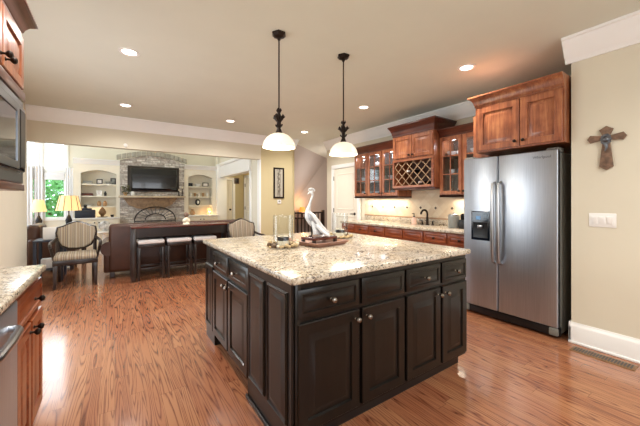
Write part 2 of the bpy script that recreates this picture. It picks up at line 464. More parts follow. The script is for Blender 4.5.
box_struct('wall_right', 'wall', (RX, WX, -2.6, .985, 0, CEIL), (WX, WX + 0.15, -2.6, 6.15, 0, CEIL))
# header between the rooms, pillar wall at its right end
box_struct('wall_pillar', 'wall_yellow_warmlit', (2.745, 3.56, HY, HY + 0.14, 0, CEIL))
box_struct('wall_header', 'wall', (LX - 0.15, 2.745, HY, HY + 0.14, 2.225, CEIL),
           (-2.8, 2.9, HY, HY + 0.14, CEIL + 0.1, 4.2), (-2.8, LX - 0.15, HY, HY + 0.14, 0, CEIL + 0.1))
# rear kitchen wall with three window openings
wr = []
wr.append((-1.3, RX, -2.75, -2.6, 0, 0.85)); wr.append((-1.3, RX, -2.75, -2.6, 2.45, CEIL))
for a, b in ((-1.3, -0.75), (0.35, 0.45), (1.40, 1.50), (2.55, RX)): wr.append((a, b, -2.75, -2.6, 0.85, 2.45))
box_struct('wall_rear', 'wall', *wr)
for i, (a, b) in enumerate(((-0.75, 0.35), (0.45, 1.40), (1.50, 2.55))):
    mb = MB(); mb.panel(a, b, 0.85, 2.45, [(0, 0), (0, -0.08), (0.07, -0.08), (0.07, 0)], y=-2.62, hole=True)
    mb.box((a + b) / 2 - .02, (a + b) / 2 + .02, -2.69, -2.65, 0.9, 2.4); mb.box(a + .05, b - .05, -2.69, -2.65, 1.62, 1.66)
    struct('window_%d' % (i + 4), mb, 'trim')
# living room shell
bw = [(-2.8, 2.9, BY, BY + 0.15, 0, 0.85), (-2.8, 2.9, BY, BY + 0.15, 3.8, 4.2)]
W1 = (-1.44, -1.02); W2 = (-1.98, -1.56)
for a, b in ((-2.8, W2[0]), (W2[1], W1[0]), (W1[1], 2.9)): bw.append((a, b, BY, BY + .15, .85, 3.8))
for a, b in (W1, W2): bw.append((a, b, BY, BY + .15, 2.02, 2.14))
box_struct('wall_living', 'wall_cream', *bw)
for i, (a, b) in enumerate((W1, W2)):
    mb = MB()
    for z0, z1 in ((0.85, 2.02), (2.14, 3.8)):
        mb.panel(a, b, z0, z1, [(0, 0), (0, -0.05), (0.035, -0.05), (0.035, 0)], y=BY + .04, hole=True)
    mb.box(a, b, BY - .02, BY + .02, 0.80, 0.86)
    o = struct('window_%d' % (i + 1), mb, 'trim')
    g = MB(); g.box(a + .03, b - .03, BY + .02, BY + .026, .88, 2.0); g.box(a + .03, b - .03, BY + .02, BY + .026, 2.17, 3.77)
    g.build('window_pane', 'winglass', o)
# left living wall with a big window
box_struct('wall_living_left', 'wall_cream', (-2.8, -2.65, 6.55, 10.05, 0, 0.8), (-2.8, -2.65, 6.55, 10.05, 3.4, 4.2), (-2.8, -2.65, 6.55, 6.9, .8, 3.4), (-2.8, -2.65, 9.5, 10.05, .8, 3.4))
mb = MB()
for y in (6.9, 7.74, 8.58, 9.42): mb.box(-2.75, -2.69, y, y + 0.08, .8, 3.4)
for z in (.8, 2.1, 3.32): mb.box(-2.75, -2.69, 6.9, 9.5, z, z + .08)
struct('window_3', mb, 'trim')
# side wall of the living room with a wide opening into the hall
box_struct('wall_living_right', 'wall_cream', (2.745, 2.90, HY + .14, 7.0, 0, 4.2), (2.66, 2.90, 9.55, BY, 0, 4.2), (2.745, 2.90, 7.0, 9.55, 2.42, 4.2))
mb = MB(); mb.box(2.70, 2.92, 7.0, 9.55, 2.02, 2.42); mb.box(2.66, 2.94, 7.0, 9.55, 2.36, 2.44, .01)
struct('trim_1', mb, 'trim')
mb = MB(); mb.box(2.62, 2.92, 9.50, 9.62, 0, 2.42, .008); mb.box(2.72, 2.92, 6.98, 7.08, 0, 2.02, .006)
struct('trim_2', mb, 'trim')
# hall behind
box_struct('wall_hall', 'wall_yellow_warmlit', (2.9, 3.75, BY, BY + .15, 0, 2.6), (3.60, 3.72, 6.6, 10.05, 0, 2.6), (3.60, 3.70, 6.55, 10.05, 2.6, CEIL + .1))
box_struct('wall_stair', 'wall_grey', (3.72, 7.0, 8.5, 8.65, 0, CEIL + .1), (6.9, 7.0, 1.0, 8.6, 0, CEIL), (4.55, 7.0, 6.0, 6.12, 0, CEIL))
# slanted underside of the stair flight
mb = MB(); t = mb.bm
A = [(x, y, 1.642 + 1.216 * (x - 5.15) + 1.55 * (8.5 - y)) for x, y in ((3.81, 8.495), (6.35, 8.495), (6.35, 6.62), (3.74, 6.62), (3.74, 8.44))]
vs = [t.verts.new(p) for p in A]; vt = [t.verts.new((p[0] - .08, p[1], p[2] + .12)) for p in A]
t.faces.new(vs); t.faces.new(vt[::-1])
for i in range(5): t.faces.new((vs[i], vt[i], vt[(i + 1) % 5], vs[(i + 1) % 5]))
bmesh.ops.recalc_face_normals(t, faces=t.faces)
struct('ceiling_stair', mb, 'wall_grey')

# crown mouldings (profile: distance from wall, height)
CR = [(0, 2.545), (.018, 2.545), (.022, 2.57), (.03, 2.585), (.045, 2.60), (.06, 2.64), (.085, 2.69), (.10, 2.71), (.105, 2.73), (.12, 2.735), (.12, CEIL), (0, CEIL)]
mb = MB(); mb.prism([(HY - d, z) for d, z in CR], 'x', LX, 3.56); mb.prism([(3.56 + d, z) for d, z in CR], 'y', HY - .12, HY + .14)
struct('trim_3', mb, 'trim')
mb = MB(); mb.prism([(WX - d, z) for d, z in CR], 'y', 1.78, 6.15); struct('trim_4', mb, 'trim')
mb = MB(); mb.prism([(RX - d, z) for d, z in CR], 'y', -2.6, 1.025)
struct('trim_5', mb, 'trim')
mb = MB(); mb.prism([(LX + d, z) for d, z in CR], 'y', -2.6, 5.5); struct('trim_6', mb, 'trim')
mb = MB()
mb.prism([(RX, 0), (RX - .016, 0), (RX - .016, .15), (RX - .012, .165), (RX - .006, .172), (RX - .004, .19), (RX, .19)], 'y', -2.6, .997)
mb.box(RX - .024, RX, -2.6, 1.003, 0, .022, .006); mb.box(RX - .016, RX + .1, .985, .999, 0, .19)
struct('baseboard_right', mb, 'trim')
mb = MB(); mb.box(LX, LX + .016, 2.6, HY, 0, .18, .004); struct('baseboard_left', mb, 'trim')
mb = MB(); mb.box(2.745, 3.56, HY - .016, HY, 0, .18, .004); struct('baseboard_pillar', mb, 'trim')
# white corner trim where header meets the pillar
mb = MB(); mb.box(2.715, 2.745, HY - .0, HY + .14, 0, 2.225); struct('trim_7', mb, 'trim')

# doors (structure): local x along wall
def panel_door(mb, x0, x1, z1, y, two=True):
    mb.panel(x0, x1, 0.01, z1, [(0, 0), (0, -.03), (.002, -.032)], y=y)
    for a, b in ((0.12, 0.95), (1.08, z1 - .12)):
        mb.panel(x0 + .11, x1 - .11, a, b, [(0, -.030), (.0, -.034), (.012, -.044), (.03, -.034), (.05, -.036)], y=y)
def place(o, loc, rz): o.location = loc; o.rotation_euler = (0, 0, rz); return o
def lever_bits(parent, x, z, y, mat='bronze', knob=False):
    k = MB(); k.lathe([(0, 0), (.03, 0), (.03, .008), (.012, .012), (.012, .045), (0, .045)], (x, y, z), 16, '-y')
    if knob: k.ball((x, y - .055, z), .028)
    else: k.tube([(x, y - .045, z), (x - .04, y - .05, z), (x - .11, y - .045, z - .004)], [.011, .011, .008])
    return k.build('door_handle', mat, parent)
def door_set(name, loc, rz, w, h, hinge='l', knob=False, cas=.09):
    mb = MB(); panel_door(mb, 0, w, h, 0)
    o = place(struct(name, mb, 'door'), loc, rz)
    c = MB()
    for a, b in ((-cas - .01, -.01), (w + .01, w + cas + .01)): c.box(a, b, -.045, 0, 0, h + .01, .006)
    c.box(-cas - .01, w + cas + .01, -.045, 0, h + .01, h + cas + .01, .006); c.build('door_casing', 'trim', o)
    hx = -.004 if hinge == 'l' else w + .004
    hb = MB()
    for z in (.22, h * .52, h - .22): hb.lathe([(0, 0), (.009, 0), (.009, .10), (0, .10)], (hx, -.042, z - .05), 10)
    hb.build('hinge', 'bronze', o)
    lever_bits(o, w - .07 if hinge == 'l' else .07, 1.0, -.03, knob=knob)
    return o
door_set('door_1', (WX - .004, 5.80, 0), -PI / 2, 0.82, 2.04)
door_set('door_2', (2.97, BY - .004, 0), 0, 0.24, 1.95, knob=True)
d3 = door_set('door_3', (3.596, 9.60, 0), -PI / 2, 0.72, 2.02, knob=True)

# outside greenery seen through the window
box_struct('ground', 'grass', (-9, 9, 10.3, 20, -.3, -.12))
mb = MB(); rr = random.Random(3)
for i in range(2600):
    c = Vector((rr.gauss(-1.6, .9), rr.gauss(12.6, .5), rr.uniform(0.3, 2.15)))
    s = rr.uniform(.06, .12); a = Vector((rr.uniform(-1, 1), rr.uniform(-1, 1), rr.uniform(-1, 1))).normalized(); b = a.orthogonal().normalized()
    vs = [mb.bm.verts.new(c + p) for p in (a * s, b * s * .5, -a * s, -b * s * .5)]; mb.bm.faces.new(vs)
tr = thing('leafy_tree', 'green leafy tree outside the living room window', 'tree', (-1.7, 12.6, -.12))
o = mb.build('foliage', 'leaf', tr, smooth=False); o.location = (1.7, -12.6, .12); o['kind'] = 'stuff'
MB().tube([(0, 0, -.02), (.03, 0, .6), (0, .02, 1.3)], [.09, .07, .04]).build('trunk', 'rattan', tr)

# ================================================================ CABINET PARTS
def make_mesh(mb, name, mat):
    o = mb.build(name, mat); me = o.data; bpy.data.objects.remove(o); return me
KN = {}
for key, mat in (('pewter', 'pewter'), ('bronze', 'bronze')):
    KN[key] = make_mesh(MB().lathe([(0, 0), (.009, 0), (.008, .004), (.005, .008), (.005, .016), (.010, .02), (.0155, .026), (.0165, .032), (.013, .039), (.006, .0425), (0, .043)], n=16, axis='-y'), 'knob_mesh_' + key, mat)
def knob(parent, x, y, z, kind):
    o = bpy.data.objects.new('knob', KN[kind]); COL.objects.link(o); o.parent = parent; o.location = (x, y, z); return o
def RAISED(t=.02, sw=.055): return [(0, 0), (0, -t + .004), (.004, -t), (sw, -t), (sw + .005, -t + .012), (sw + .013, -t + .012), (sw + .044, -t + .001), (sw + .047, -t + .001)]
def DRAWER(t=.02): return [(0, 0), (0, -t + .006), (.008, -t + .003), (.016, -t), (.028, -t), (.032, -t + .007), (.038, -t + .007), (.052, -t + .001)]
def front(parent, name, x0, x1, z0, z1, mat, rings, kn=None, kind='pewter', t=.02):
    o = MB().panel(x0, x1, z0, z1, rings).build(name, mat, parent)
    if kn: knob(o, kn[0], -t + .001, kn[1], kind)
    return o
def base_unit(label, loc, rz, cols, d, h, mat, kind, false=(), toe=.1, name='base_cabinet', zd=(.70, .845), zdoor=(.125, .675), group=None, knobs=None, toe_d=.06, x0=0.0):
    root = thing(name, label, 'cabinet', loc, rz, group); W = sum(cols)
    body = MB(); body.box(x0, W, 0, d, toe, h)
    body.build('body', mat, root)
    MB().box(x0, W, toe_d, d, 0, toe).build('toe_kick', 'black', root)
    x = 0
    for i, c in enumerate(cols):
        a, b = x + .012, x + c - .012
        side = (knobs or ['r', 'l'] * 4)[i]
        front(root, 'drawer', a, b, zd[0], zd[1], mat, DRAWER(), None if i in false else ((a + b) / 2, sum(zd) / 2), kind)
        front(root, 'door', a, b, zdoor[0], zdoor[1], mat, RAISED(), ((b - .03) if side == 'r' else (a + .03), zdoor[1] - .045), kind)
        x += c
    return root

# ---------------------------------------------------------------- island
IX0, IX1, IY0, IY1 = .738, 2.268, 1.31, 3.04
isl = base_unit('dark island cabinet at its near corner with two tall end panels', (IX0, IY0, 0), 0, (.035 + .39, .385), .585, .877, 'espresso', 'pewter', false=(1,), name='island_cabinet', group=None)
# trim first column so that a corner post shows: post and end panel on the left flank
MB().box(-.002, .03, -.012, .03, .0, .877, .004).build('corner_post', 'espresso', isl)
ep = MB()
ep.box(-.018, 0, 0, .585, 0, .877)
o = ep.build('end_panel', 'espresso', isl)
p = MB()
for a, b in ((.035, .27), (.31, .55)):
    q = MB(); q.panel(a, b, .16, .83, [(0, 0), (0, -.003), (.008, -.012), (.02, -.004), (.028, -.004), (.05, -.012), (.055, -.012)])
    # panels face -x: (x,y,z) -> (y, x, z)
    bmesh.ops.transform(q.bm, matrix=Matrix(((0, 1, 0, -.018), (1, 0, 0, 0), (0, 0, 1, 0), (0, 0, 0, 1))), verts=q.bm.verts)
    bmesh.ops.recalc_face_normals(q.bm, faces=q.bm.faces)
    q.build('raised_panel', 'espresso', o)
MB().box(-.03, -.018, -.012, .6, 0, .03, .006).build('shoe_moulding', 'espresso', isl)
base_unit('dark island cabinet facing the refrigerator end, two drawer knobs in a row', (IX0 + .81, IY0, 0), 0, (.385, .335), .585, .877, 'espresso', 'pewter', name='island_cabinet')
base_unit('dark island cabinet on the long left side with two knobbed drawers', (IX0, 2.755, 0), -PI / 2, (.43, .43), 1.53, .877, 'espresso', 'pewter', name='island_cabinet')
dn = thing('island_cabinet', 'narrow dark island cabinet at the far left corner beside the stools', 'cabinet', (IX0, 3.04, 0), -PI / 2)
b = MB(); b.box(0, .285, 0, 1.53, 0, .877); b.build('body', 'espresso', dn)
front(dn, 'side_panel', .02, .265, .12, .70, 'espresso', RAISED(.016, .04))
MB().panel(.10, .175, .745, .85, [(0, 0), (.004, -.006)]).build('outlet_plate', 'black', dn)
ct = MB(); ct.box(.708, 2.298, 1.28, 3.069, .877, .915, .011, 3)
tag(ct.build('island_countertop', 'granite'), 'large speckled cream granite slab on top of the dark island', 'countertop')

# ---------------------------------------------------------------- left run
def microwave():
    r = thing('microwave', 'stainless built-in microwave under the upper left cabinet', 'microwave', (-.432, 1.525, 1.385), PI / 2)
    MB().box(.021, .747, .002, .55, .001, .45).build('body', 'fridge_side', r)
    MB().panel(.001, .767, -.0, .446, [(0, -.001), (0, -.012), (.004, -.016), (.05, -.016), (.055, -.010), (.06, -.010)]).build('trim_kit', 'steel_dark', r)
    f = MB().panel(.065, .735, .06, .40, [(0, -.010), (0, -.026), (.004, -.03)]).build('door', 'blackgloss', r)
    MB().panel(.075, .60, .07, .39, [(0, -.03), (.0, -.034), (.035, -.034), (.035, -.03)], hole=True).build('door_frame', 'steel_dark', f)
    MB().panel(.625, .725, .08, .38, [(0, -.03), (.003, -.0335)]).build('control_panel', 'black', f)
    return r
microwave()
# filler strip / bottom trim below the microwave belongs to the upper cabinet
uc = thing('upper_cabinet', 'cherry wall cabinet with crown at top left above the microwave', 'cabinet', (-.432, 1.52, 0), PI / 2)
ub = MB(); ub.box(0, .78, 0, .687, 1.845, 2.20); ub.box(.755, .78, .0, .687, 1.345, 1.845); ub.box(0, .02, 0, .687, 1.345, 1.845); ub.box(.02, .755, .0, .687, 1.345, 1.384)
ub.build('body', 'cherry', uc)
MB().box(-.004, .784, -.020, .0, 1.345, 1.382, .005).build('bottom_rail', 'cherry_dark', uc)
for a, b, s in ((.01, .385, 'r'), (.395, .77, 'l')):
    front(uc, 'door', a, b, 1.90, 2.18, 'cherry', RAISED(.02, .05), ((b - .03) if s == 'r' else (a + .03), 1.94), 'bronze')
MB().box(-.01, .79, -.022, .0, 1.835, 1.888, .006).build('light_rail', 'cherry_dark', uc)
def cab_crown(mb, x0, x1, d, z0, z1, p=.09, left=True, right=True):
    h = z1 - z0
    pr = [(0, 0), (.012, 0), (.012, .18), (.022, .24), (.03, .42), (.055, .68), (.085, .82), (.09, .86), (.1, .88), (.1, 1), (0, 1)]
    pr = [(a / .1 * p, z0 + b * h) for a, b in pr]
    t = bmesh.new(); rings = []
    for off, z in pr[:-1]:
        a = x0 - (off if left else 0); b = x1 + (off if right else 0)
        rings.append([t.verts.new(q) for q in ((a, d, z), (a, -off, z), (b, -off, z), (b, d, z))])
    for A, B in zip(rings, rings[1:]):
        for i in range(4): t.faces.new((A[i], A[(i + 1) % 4], B[(i + 1) % 4], B[i]))
    t.faces.new(rings[0]); t.faces.new(rings[-1]); bmesh.ops.recalc_face_normals(t, faces=t.faces); mb._merge(t)
    return mb
cab_crown(MB(), 0, .78, .687, 2.20, 2.297, .066).build('crown', 'cherry_dark', uc)

lb = base_unit('cherry base cabinet in the left foreground with one drawer over two doors', (-.37, 1.82, 0), PI / 2, (.29, .29), .747, .877, 'cherry_base', 'bronze', zd=(.70, .70001), name='base_cabinet')
for ch in list(lb.children):
    if ch.name.startswith('drawer'):
        for k in list(ch.children): bpy.data.objects.remove(k)
        bpy.data.objects.remove(ch)
front(lb, 'drawer', .012, .568, .70, .845, 'cherry_base', DRAWER(), (.36, .77), 'bronze')
dw = thing('dishwasher', 'stainless dishwasher at the lower left edge beside the base cabinet', 'dishwasher', (-.37, 1.21, 0), PI / 2)
MB().box(0, .605, 0, .60, .10, .872).build('body', 'fridge_side', dw)
MB().box(.003, .602, -.025, 0, .12, .868, .008).build('door', 'steel', dw)
MB().box(.003, .602, .05, .3, 0, .1).build('toe_kick', 'black', dw)
MB().tube([(.135, -.022, .785), (.14, -.050, .785), (.17, -.062, .785), (.30, -.066, .785), (.43, -.062, .785), (.46, -.050, .785), (.465, -.022, .785)], .014, 10).build('handle', 'steel_plain', dw)
tag(MB().box(LX + .001, -.337, 1.205, 2.412, .877, .915, .011, 3).build('side_countertop', 'granite'), 'granite counter slab in the left foreground over the dishwasher', 'countertop')

# ---------------------------------------------------------------- kitchen wall run
BX = 3.745
CH = .892
kw = dict(d=.64, h=CH - .0385, mat='cherry_base', kind='bronze', zd=(.70, .835), zdoor=(.125, .675))
base_unit('narrow cherry base cabinet at the far end near the white door', (BX, 4.72, 0), -PI / 2, (.385,), knobs=['r'], **kw)
base_unit('cherry base cabinet with two knobbed drawers below the long glass cabinet', (BX, 4.333, 0), -PI / 2, (.383, .383), **kw)
base_unit('cherry sink base with two plain false drawer fronts below the faucet', (BX, 3.565, 0), -PI / 2, (.383, .383), false=(0, 1), **kw)
base_unit('cherry base cabinet with two knobbed drawers beside the refrigerator', (BX, 2.797, 0), -PI / 2, (.383, .383), **kw)
wc = tag(MB().box(3.715, WX - .002, 2.02, 4.745, CH - .038, CH, .008, 3).build('kitchen_countertop', 'granite_wall'), 'long granite counter along the tiled wall with the faucet', 'countertop')
MB().box(WX - .024, WX - .003, 2.02, 4.745, CH - .002, .985, .004).build('backsplash_lip', 'granite_wall', wc)
bs = thing('tile_backsplash', 'tumbled travertine tile backsplash with small dark accent tiles', 'backsplash', (WX, 0, 0))
MB().box(-.012, -.001, 2.02, 4.745, .985, 1.338).box(-.012, -.001, 2.745, 3.53, 1.337, 1.466).build('tile_field', 'tile', bs)
MB().box(-.026, -.011, 2.02, 4.745, .985, 1.008, .005).build('ledge_strip', 'ledge', bs)
for i in range(9):
    y = 4.52 - i * .295
    MB().prism([(y - .024, 1.17), (y, 1.146), (y + .024, 1.17), (y, 1.194)], 'x', -.017, -.0115).build('accent_tile', 'accent', bs)
sw = MB().box(WX - .020, WX - .0121, 4.40, 4.49, 1.17, 1.29, .003).build('outlet_cover', 'white_plastic')
tag(sw, 'pale outlet cover on the backsplash below the long glass cabinet', 'outlet')
for k, z in enumerate((1.20, 1.245)): MB().box(WX - .0225, WX - .0195, 4.43, 4.46, z, z + .025, .001).build('socket', 'wax', sw)

def glass_cab(label, loc, ndoor, dwid, d, z0, z1, crown, extra=None):
    r = thing('glass_cabinet', label, 'cabinet', loc, -PI / 2); W = ndoor * dwid
    b = MB(); b.box(0, .02, 0, d, z0, z1); b.box(W - .02, W, 0, d, z0, z1); b.box(.02, W - .02, 0, d, z0, z0 + .03); b.box(.02, W - .02, 0, d, z1 - .03, z1)
    for i in range(1, ndoor): b.box(i * dwid - .012, i * dwid + .012, 0, .03, z0 + .03, z1 - .03)
    b.build('body', 'cherry', r)
    MB().box(.02, W - .02, d - .012, d, z0 + .03, z1 - .03).build('back_board', 'inside', r)
    H = z1 - z0; sh = [z0 + H * .355, z0 + H * .665]
    for z in sh: MB().box(.02, W - .02, .035, d - .012, z - .008, z + .008).build('shelf', 'cherry_x', r)
    for i in range(ndoor):
        a, c = i * dwid + .008, (i + 1) * dwid - .008; zz0, zz1 = z0 + .012, z1 - .012; sw = .052
        m = MB(); m.panel(a, c, zz0, zz1, [(0, 0), (0, -.017), (.003, -.02), (sw - .006, -.02), (sw, -.015), (sw, 0)], hole=True)
        xm = (a + c) / 2; m.box(xm - .007, xm + .007, -.018, -.004, zz0 + sw - .004, zz1 - sw + .004)
        for z in sh: m.box(a + sw - .004, c - sw + .004, -.018, -.004, z - .008, z + .008)
        o = m.build('door', 'cherry', r)
        MB().box(a + sw - .004, c - sw + .004, -.009, -.006, zz0 + sw - .004, zz1 - sw + .004).build('glass_pane', 'cabglass', o)
        right = (i % 2 == 0) if ndoor == 2 else (i != 2)
        knob(o, (c - .026) if right else (a + .026), -.019, zz0 + .045, 'bronze')
    MB().box(0, W, -.012, .0, z0 - .03, z0 + .004, .005).box(0, W, -.012, d, z0 - .028, z0).build('light_rail', 'cherry_dark', r)
    cab_crown(MB(), 0, W, d, z1, crown, .075, extra != 'r', extra != 'l').build('crown', 'cherry_dark', r)
    return r, [z0 + .03] + [z + .008 for z in sh]
UZ0, UZ1 = 1.372, 2.215
gl, shl = glass_cab('long cherry cabinet with three glass doors next to the white door', (4.05, 4.68, 0), 3, .380, .345, UZ0, UZ1, 2.346, 'l')
gr, shr = glass_cab('cherry glass-door cabinet between the wine rack and the refrigerator', (4.05, 2.738, 0), 2, .362, .345, UZ0, UZ1 + .02, 2.346, 'r')

# centre cabinet with wine rack
wr_ = thing('wine_rack_cabinet', 'tall centre cherry cabinet with a lattice wine rack below two doors', 'cabinet', (3.91, 3.535, 0), -PI / 2)
W = .793; b = MB()
b.box(0, W, 0, .485, 1.955, 2.35); b.box(0, .03, 0, .485, 1.50, 1.955); b.box(W - .03, W, 0, .485, 1.50, 1.955); b.box(.03, W - .03, 0, .485, 1.50, 1.53)
b.build('body', 'cherry', wr_)
MB().box(.03, W - .03, .46, .48, 1.53, 1.955).build('back_board', 'inside', wr_)
front(wr_, 'door', .015, W / 2 - .004, 1.985, 2.335, 'cherry', RAISED(), (W / 2 - .035, 2.02), 'bronze')
front(wr_, 'door', W / 2 + .004, W - .015, 1.985, 2.335, 'cherry', RAISED(), (W / 2 + .035, 2.02), 'bronze')
MB().panel(0, W, 1.50, 1.965, [(0, 0), (0, -.014), (.004, -.018), (.034, -.018), (.038, -.014), (.038, 0)], hole=True).build('rack_frame', 'cherry_x', wr_)
lat = MB(); X0, X1, Z0, Z1 = .036, W - .036, 1.535, 1.93
def slat(u0, dirn):
    # line z = Z0 + dirn*(x-u0), clipped
    pts = []
    for tt in range(0, 201):
        x = X0 + (X1 - X0) * tt / 200; z = Z0 + dirn * (x - u0)
        if Z0 - .001 <= z <= Z1 + .001: pts.append((x, z))
    if len(pts) > 3:
        (xa, za), (xb, zb) = pts[0], pts[-1]
        n = Vector((-(zb - za), xb - xa)).normalized() * .0032
        y0, y1 = (.0, .012) if dirn > 0 else (.006, .018)
        lat.prism([(xa - n.x, za - n.y), (xb - n.x, zb - n.y), (xb + n.x, zb + n.y), (xa + n.x, za + n.y)], 'y', y0, y1)
for i in range(-5, 9): slat(X0 + i * .152, 1); slat(X0 + i * .152, -1)
lat.build('lattice', plain('pale_lattice_wood', '#b99a78', .45), wr_)
cab_crown(MB(), 0, W, .485, 2.35, 2.53, .065).build('crown', 'cherry_dark', wr_)
MB().box(0, W, .02, .485, 1.47, 1.50, .004).build('light_rail', 'cherry_dark', wr_)

# over-fridge cabinet
of = thing('upper_cabinet', 'deep cherry cabinet with two doors above the refrigerator', 'cabinet', (3.35, 1.815, 0), -PI / 2)
MB().box(0, .81, 0, WX - 3.355, 1.825, 2.33).build('body', 'cherry', of)
front(of, 'door', .03, .448, 1.84, 2.31, 'cherry', RAISED(.02, .06), (.415, 1.89), 'bronze')
front(of, 'door', .458, .80, 1.84, 2.31, 'cherry', RAISED(.02, .06), (.49, 1.89), 'bronze')
cab_crown(MB(), 0, .81, WX - 3.355, 2.33, 2.445, .06, True, False).build('crown', 'cherry', of)
# tall side panel between cabinet run and fridge carries the over-fridge cabinet
MB().box(-.0, .018, .30, WX - 3.355, 0, 1.826).build('side_panel', 'cherry', of, loc=(-.19, 0, 0))
MB().box(-.19, .0, .30, .33, 1.78, 2.325).build('filler', 'cherry', of)

# ---------------------------------------------------------------- refrigerator
fr = thing('refrigerator', 'stainless side-by-side refrigerator with ice and water dispenser', 'refrigerator', (3.39, 1.979, 0), -PI / 2)
FW = .912
MB().box(0.004, FW - .004, .075, .80, .03, 1.75, .006).build('body', 'fridge_side', fr)
fz = MB().box(0, .378, 0, .068, .105, 1.775, .012, 3).build('freezer_door', 'steel', fr)
fd = MB().box(.386, FW, 0, .068, .105, 1.775, .012, 3).build('fridge_door', 'steel', fr)
MB().box(.0, FW, .02, .09, .02, .10, .004).build('base_grille', 'black', fr)
MB().box(.84, .912, -.002, .05, .03, .10, .01).build('foot_cover', 'fridge_side', fr)
MB().box(.0, .06, .0, .05, .03, .10, .01).build('foot_cover', 'fridge_side', fr)
for x in (.05, .86): MB().box(x - .05, x + .05, .03, .16, 1.75, 1.795, .008).build('hinge_cover', 'fridge_side', fr)
for dr, x in ((fz, .352), (fd, .412)):
    MB().tube([(x, -.0, .62), (x, -.045, .64), (x, -.056, .75), (x, -.062, 1.05), (x, -.056, 1.36), (x, -.045, 1.47), (x, 0, 1.49)], [.013, .015, .016, .017, .016, .015, .013], 12, flat=1.0).build('handle', 'steel_plain', dr)
dp = MB().panel(.095, .30, .85, 1.175, [(0, .002), (0, -.004), (.006, -.006), (.012, -.006)]).build('dispenser', 'dispenser', fz)
MB().panel(.115, .28, .875, 1.05, [(0, -.0055), (.004, -.008), (.01, -.0065)]).build('dispenser_recess', 'black', dp)
MB().box(.17, .225, -.020, -.005, .985, 1.02, .004).build('spout', 'steel_plain', dp)
MB().box(.15, .20, -.0075, -.0055, 1.08, 1.12).build('display', plain('blue_display', '#31506e', .2, emit='#5f92bd', estr=.5), dp)
def text_obj(s, size, mat, parent, name, loc, rot, depth=.0008):
    c = bpy.data.curves.new(name, 'FONT'); c.body = s; c.size = size; c.extrude = depth; c.align_x = 'CENTER'
    o = bpy.data.objects.new(name, c); COL.objects.link(o)
    dg = bpy.context.evaluated_depsgraph_get(); me = bpy.data.meshes.new_from_object(o.evaluated_get(dg))
    bpy.data.objects.remove(o); me.materials.append(M[mat]) if not me.materials else me.materials.__setitem__(0, M[mat])
    o = bpy.data.objects.new(name, me); COL.objects.link(o); o.parent = parent; o.location = loc; o.rotation_euler = rot
    return o
text_obj('Whirlpool', .036, 'ink', fd, 'lettering', (.785, -.0012, 1.70), (PI / 2, 0, 0))

# ---------------------------------------------------------------- wall with the cross
cr = thing('wall_cross', 'carved brown wooden cross with silvery center on the beige wall', 'cross', (RX, .745, 1.74), -PI / 2)
def flare(L, w0, w1, tip):  # arm along +x
    return [(0, -w0), (L - tip, -w1), (L, 0), (L - tip, w1), (0, w0)]
ar = MB()
ar.prism([(-.045, -.19 + .03), (0, -.19), (.045, -.19 + .03), (.022, .07), (.022, .10), (.045, .10 + .055), (0, .10 + .085), (-.045, .10 + .055), (-.022, .10), (-.022, .07)][::-1], 'y', -.022, 0, .006)
ar.prism([(-.125, .085), (-.105, .052), (-.02, .068), (.02, .068), (.105, .052), (.125, .085), (.105, .118), (.02, .102), (-.02, .102), (-.105, .118)], 'y', -.020, -.001, .006)
ar.build('cross_body', 'rust', cr)
rs = MB()
for i in range(10):
    a = i * PI / 5; rs.ball((.026 * math.cos(a), -.026, .07 + .036 * math.sin(a)), (.012, .008, .014), 8)
rs.ball((0, -.03, .07), (.02, .01, .02), 10); rs.tube([(0, -.027, .03), (.006, -.03, -.0), (-.006, -.028, -.03)], [.014, .01, .004])
rs.build('ornament', 'grey_iron', cr)
sp = thing('light_switch', 'white triple light switch plate on the beige wall below the cross', 'switch', (RX, .772, 1.125), -PI / 2)
MB().box(-.088, .088, -.007, 0, -.060, .060, .004).build('plate', 'white_plastic', sp)
for x in (-.048, 0, .048): MB().prism([(-.007, -.034), (-.010, -.034), (-.014, .034), (-.007, .034)], 'x', x - .017, x + .017, .001).build('rocker', 'white_plastic', sp)
vt = thing('floor_register', 'long slotted floor register by the white baseboard', 'vent', (3.315, .745, 0))
MB().box(-.062, .062, -.20, .20, 0, .005, .002).build('frame', 'brass_vent', vt)
sl = MB()
for i in range(20):
    y = -.175 + i * .0184
    sl.box(-.04, .04, y - .0055, y + .0055, .0048, .0062)
sl.build('slots', 'black', vt)

# ---------------------------------------------------------------- ceiling lights
def can(x, y, label):
    r = thing('recessed_light', label, 'ceiling light', (x, y, CEIL), group='recessed ceiling lights')
    MB().lathe([(.062, -.001), (.066, -.006), (.088, -.006), (.092, 0), (.062, 0), (.062, -.001)], n=28).build('trim_ring', 'white_plastic', r)
    MB().lathe([(0, -.002), (.062, -.002), (.062, .0), (0, 0)], n=24).build('lens', 'bulb', r)
    light('SPOT', 'can_or_fill_lamp', (x, y, CEIL - .03), CAN_W, (1, .96, .91), .06, 2.75, .9)
for x, y in REAR_FILL: light('SPOT', 'can_or_fill_lamp', (x, y, CEIL - .03), CAN_W * .9, (1, .96, .90), .06, 2.75, .9)  # added fill spots, unseen and without a fixture
CL = ['recessed ceiling light at upper left nearest the wall cabinet', 'recessed ceiling light near the crown above the living room fireplace', 'recessed ceiling light behind the left pendant near the header', 'recessed ceiling light between the two pendants near the framed picture', 'recessed ceiling light right of the second pendant', 'recessed ceiling light in front of the cabinet over the refrigerator']
for (x, y), l in zip(CANS, CL): can(x, y, l)

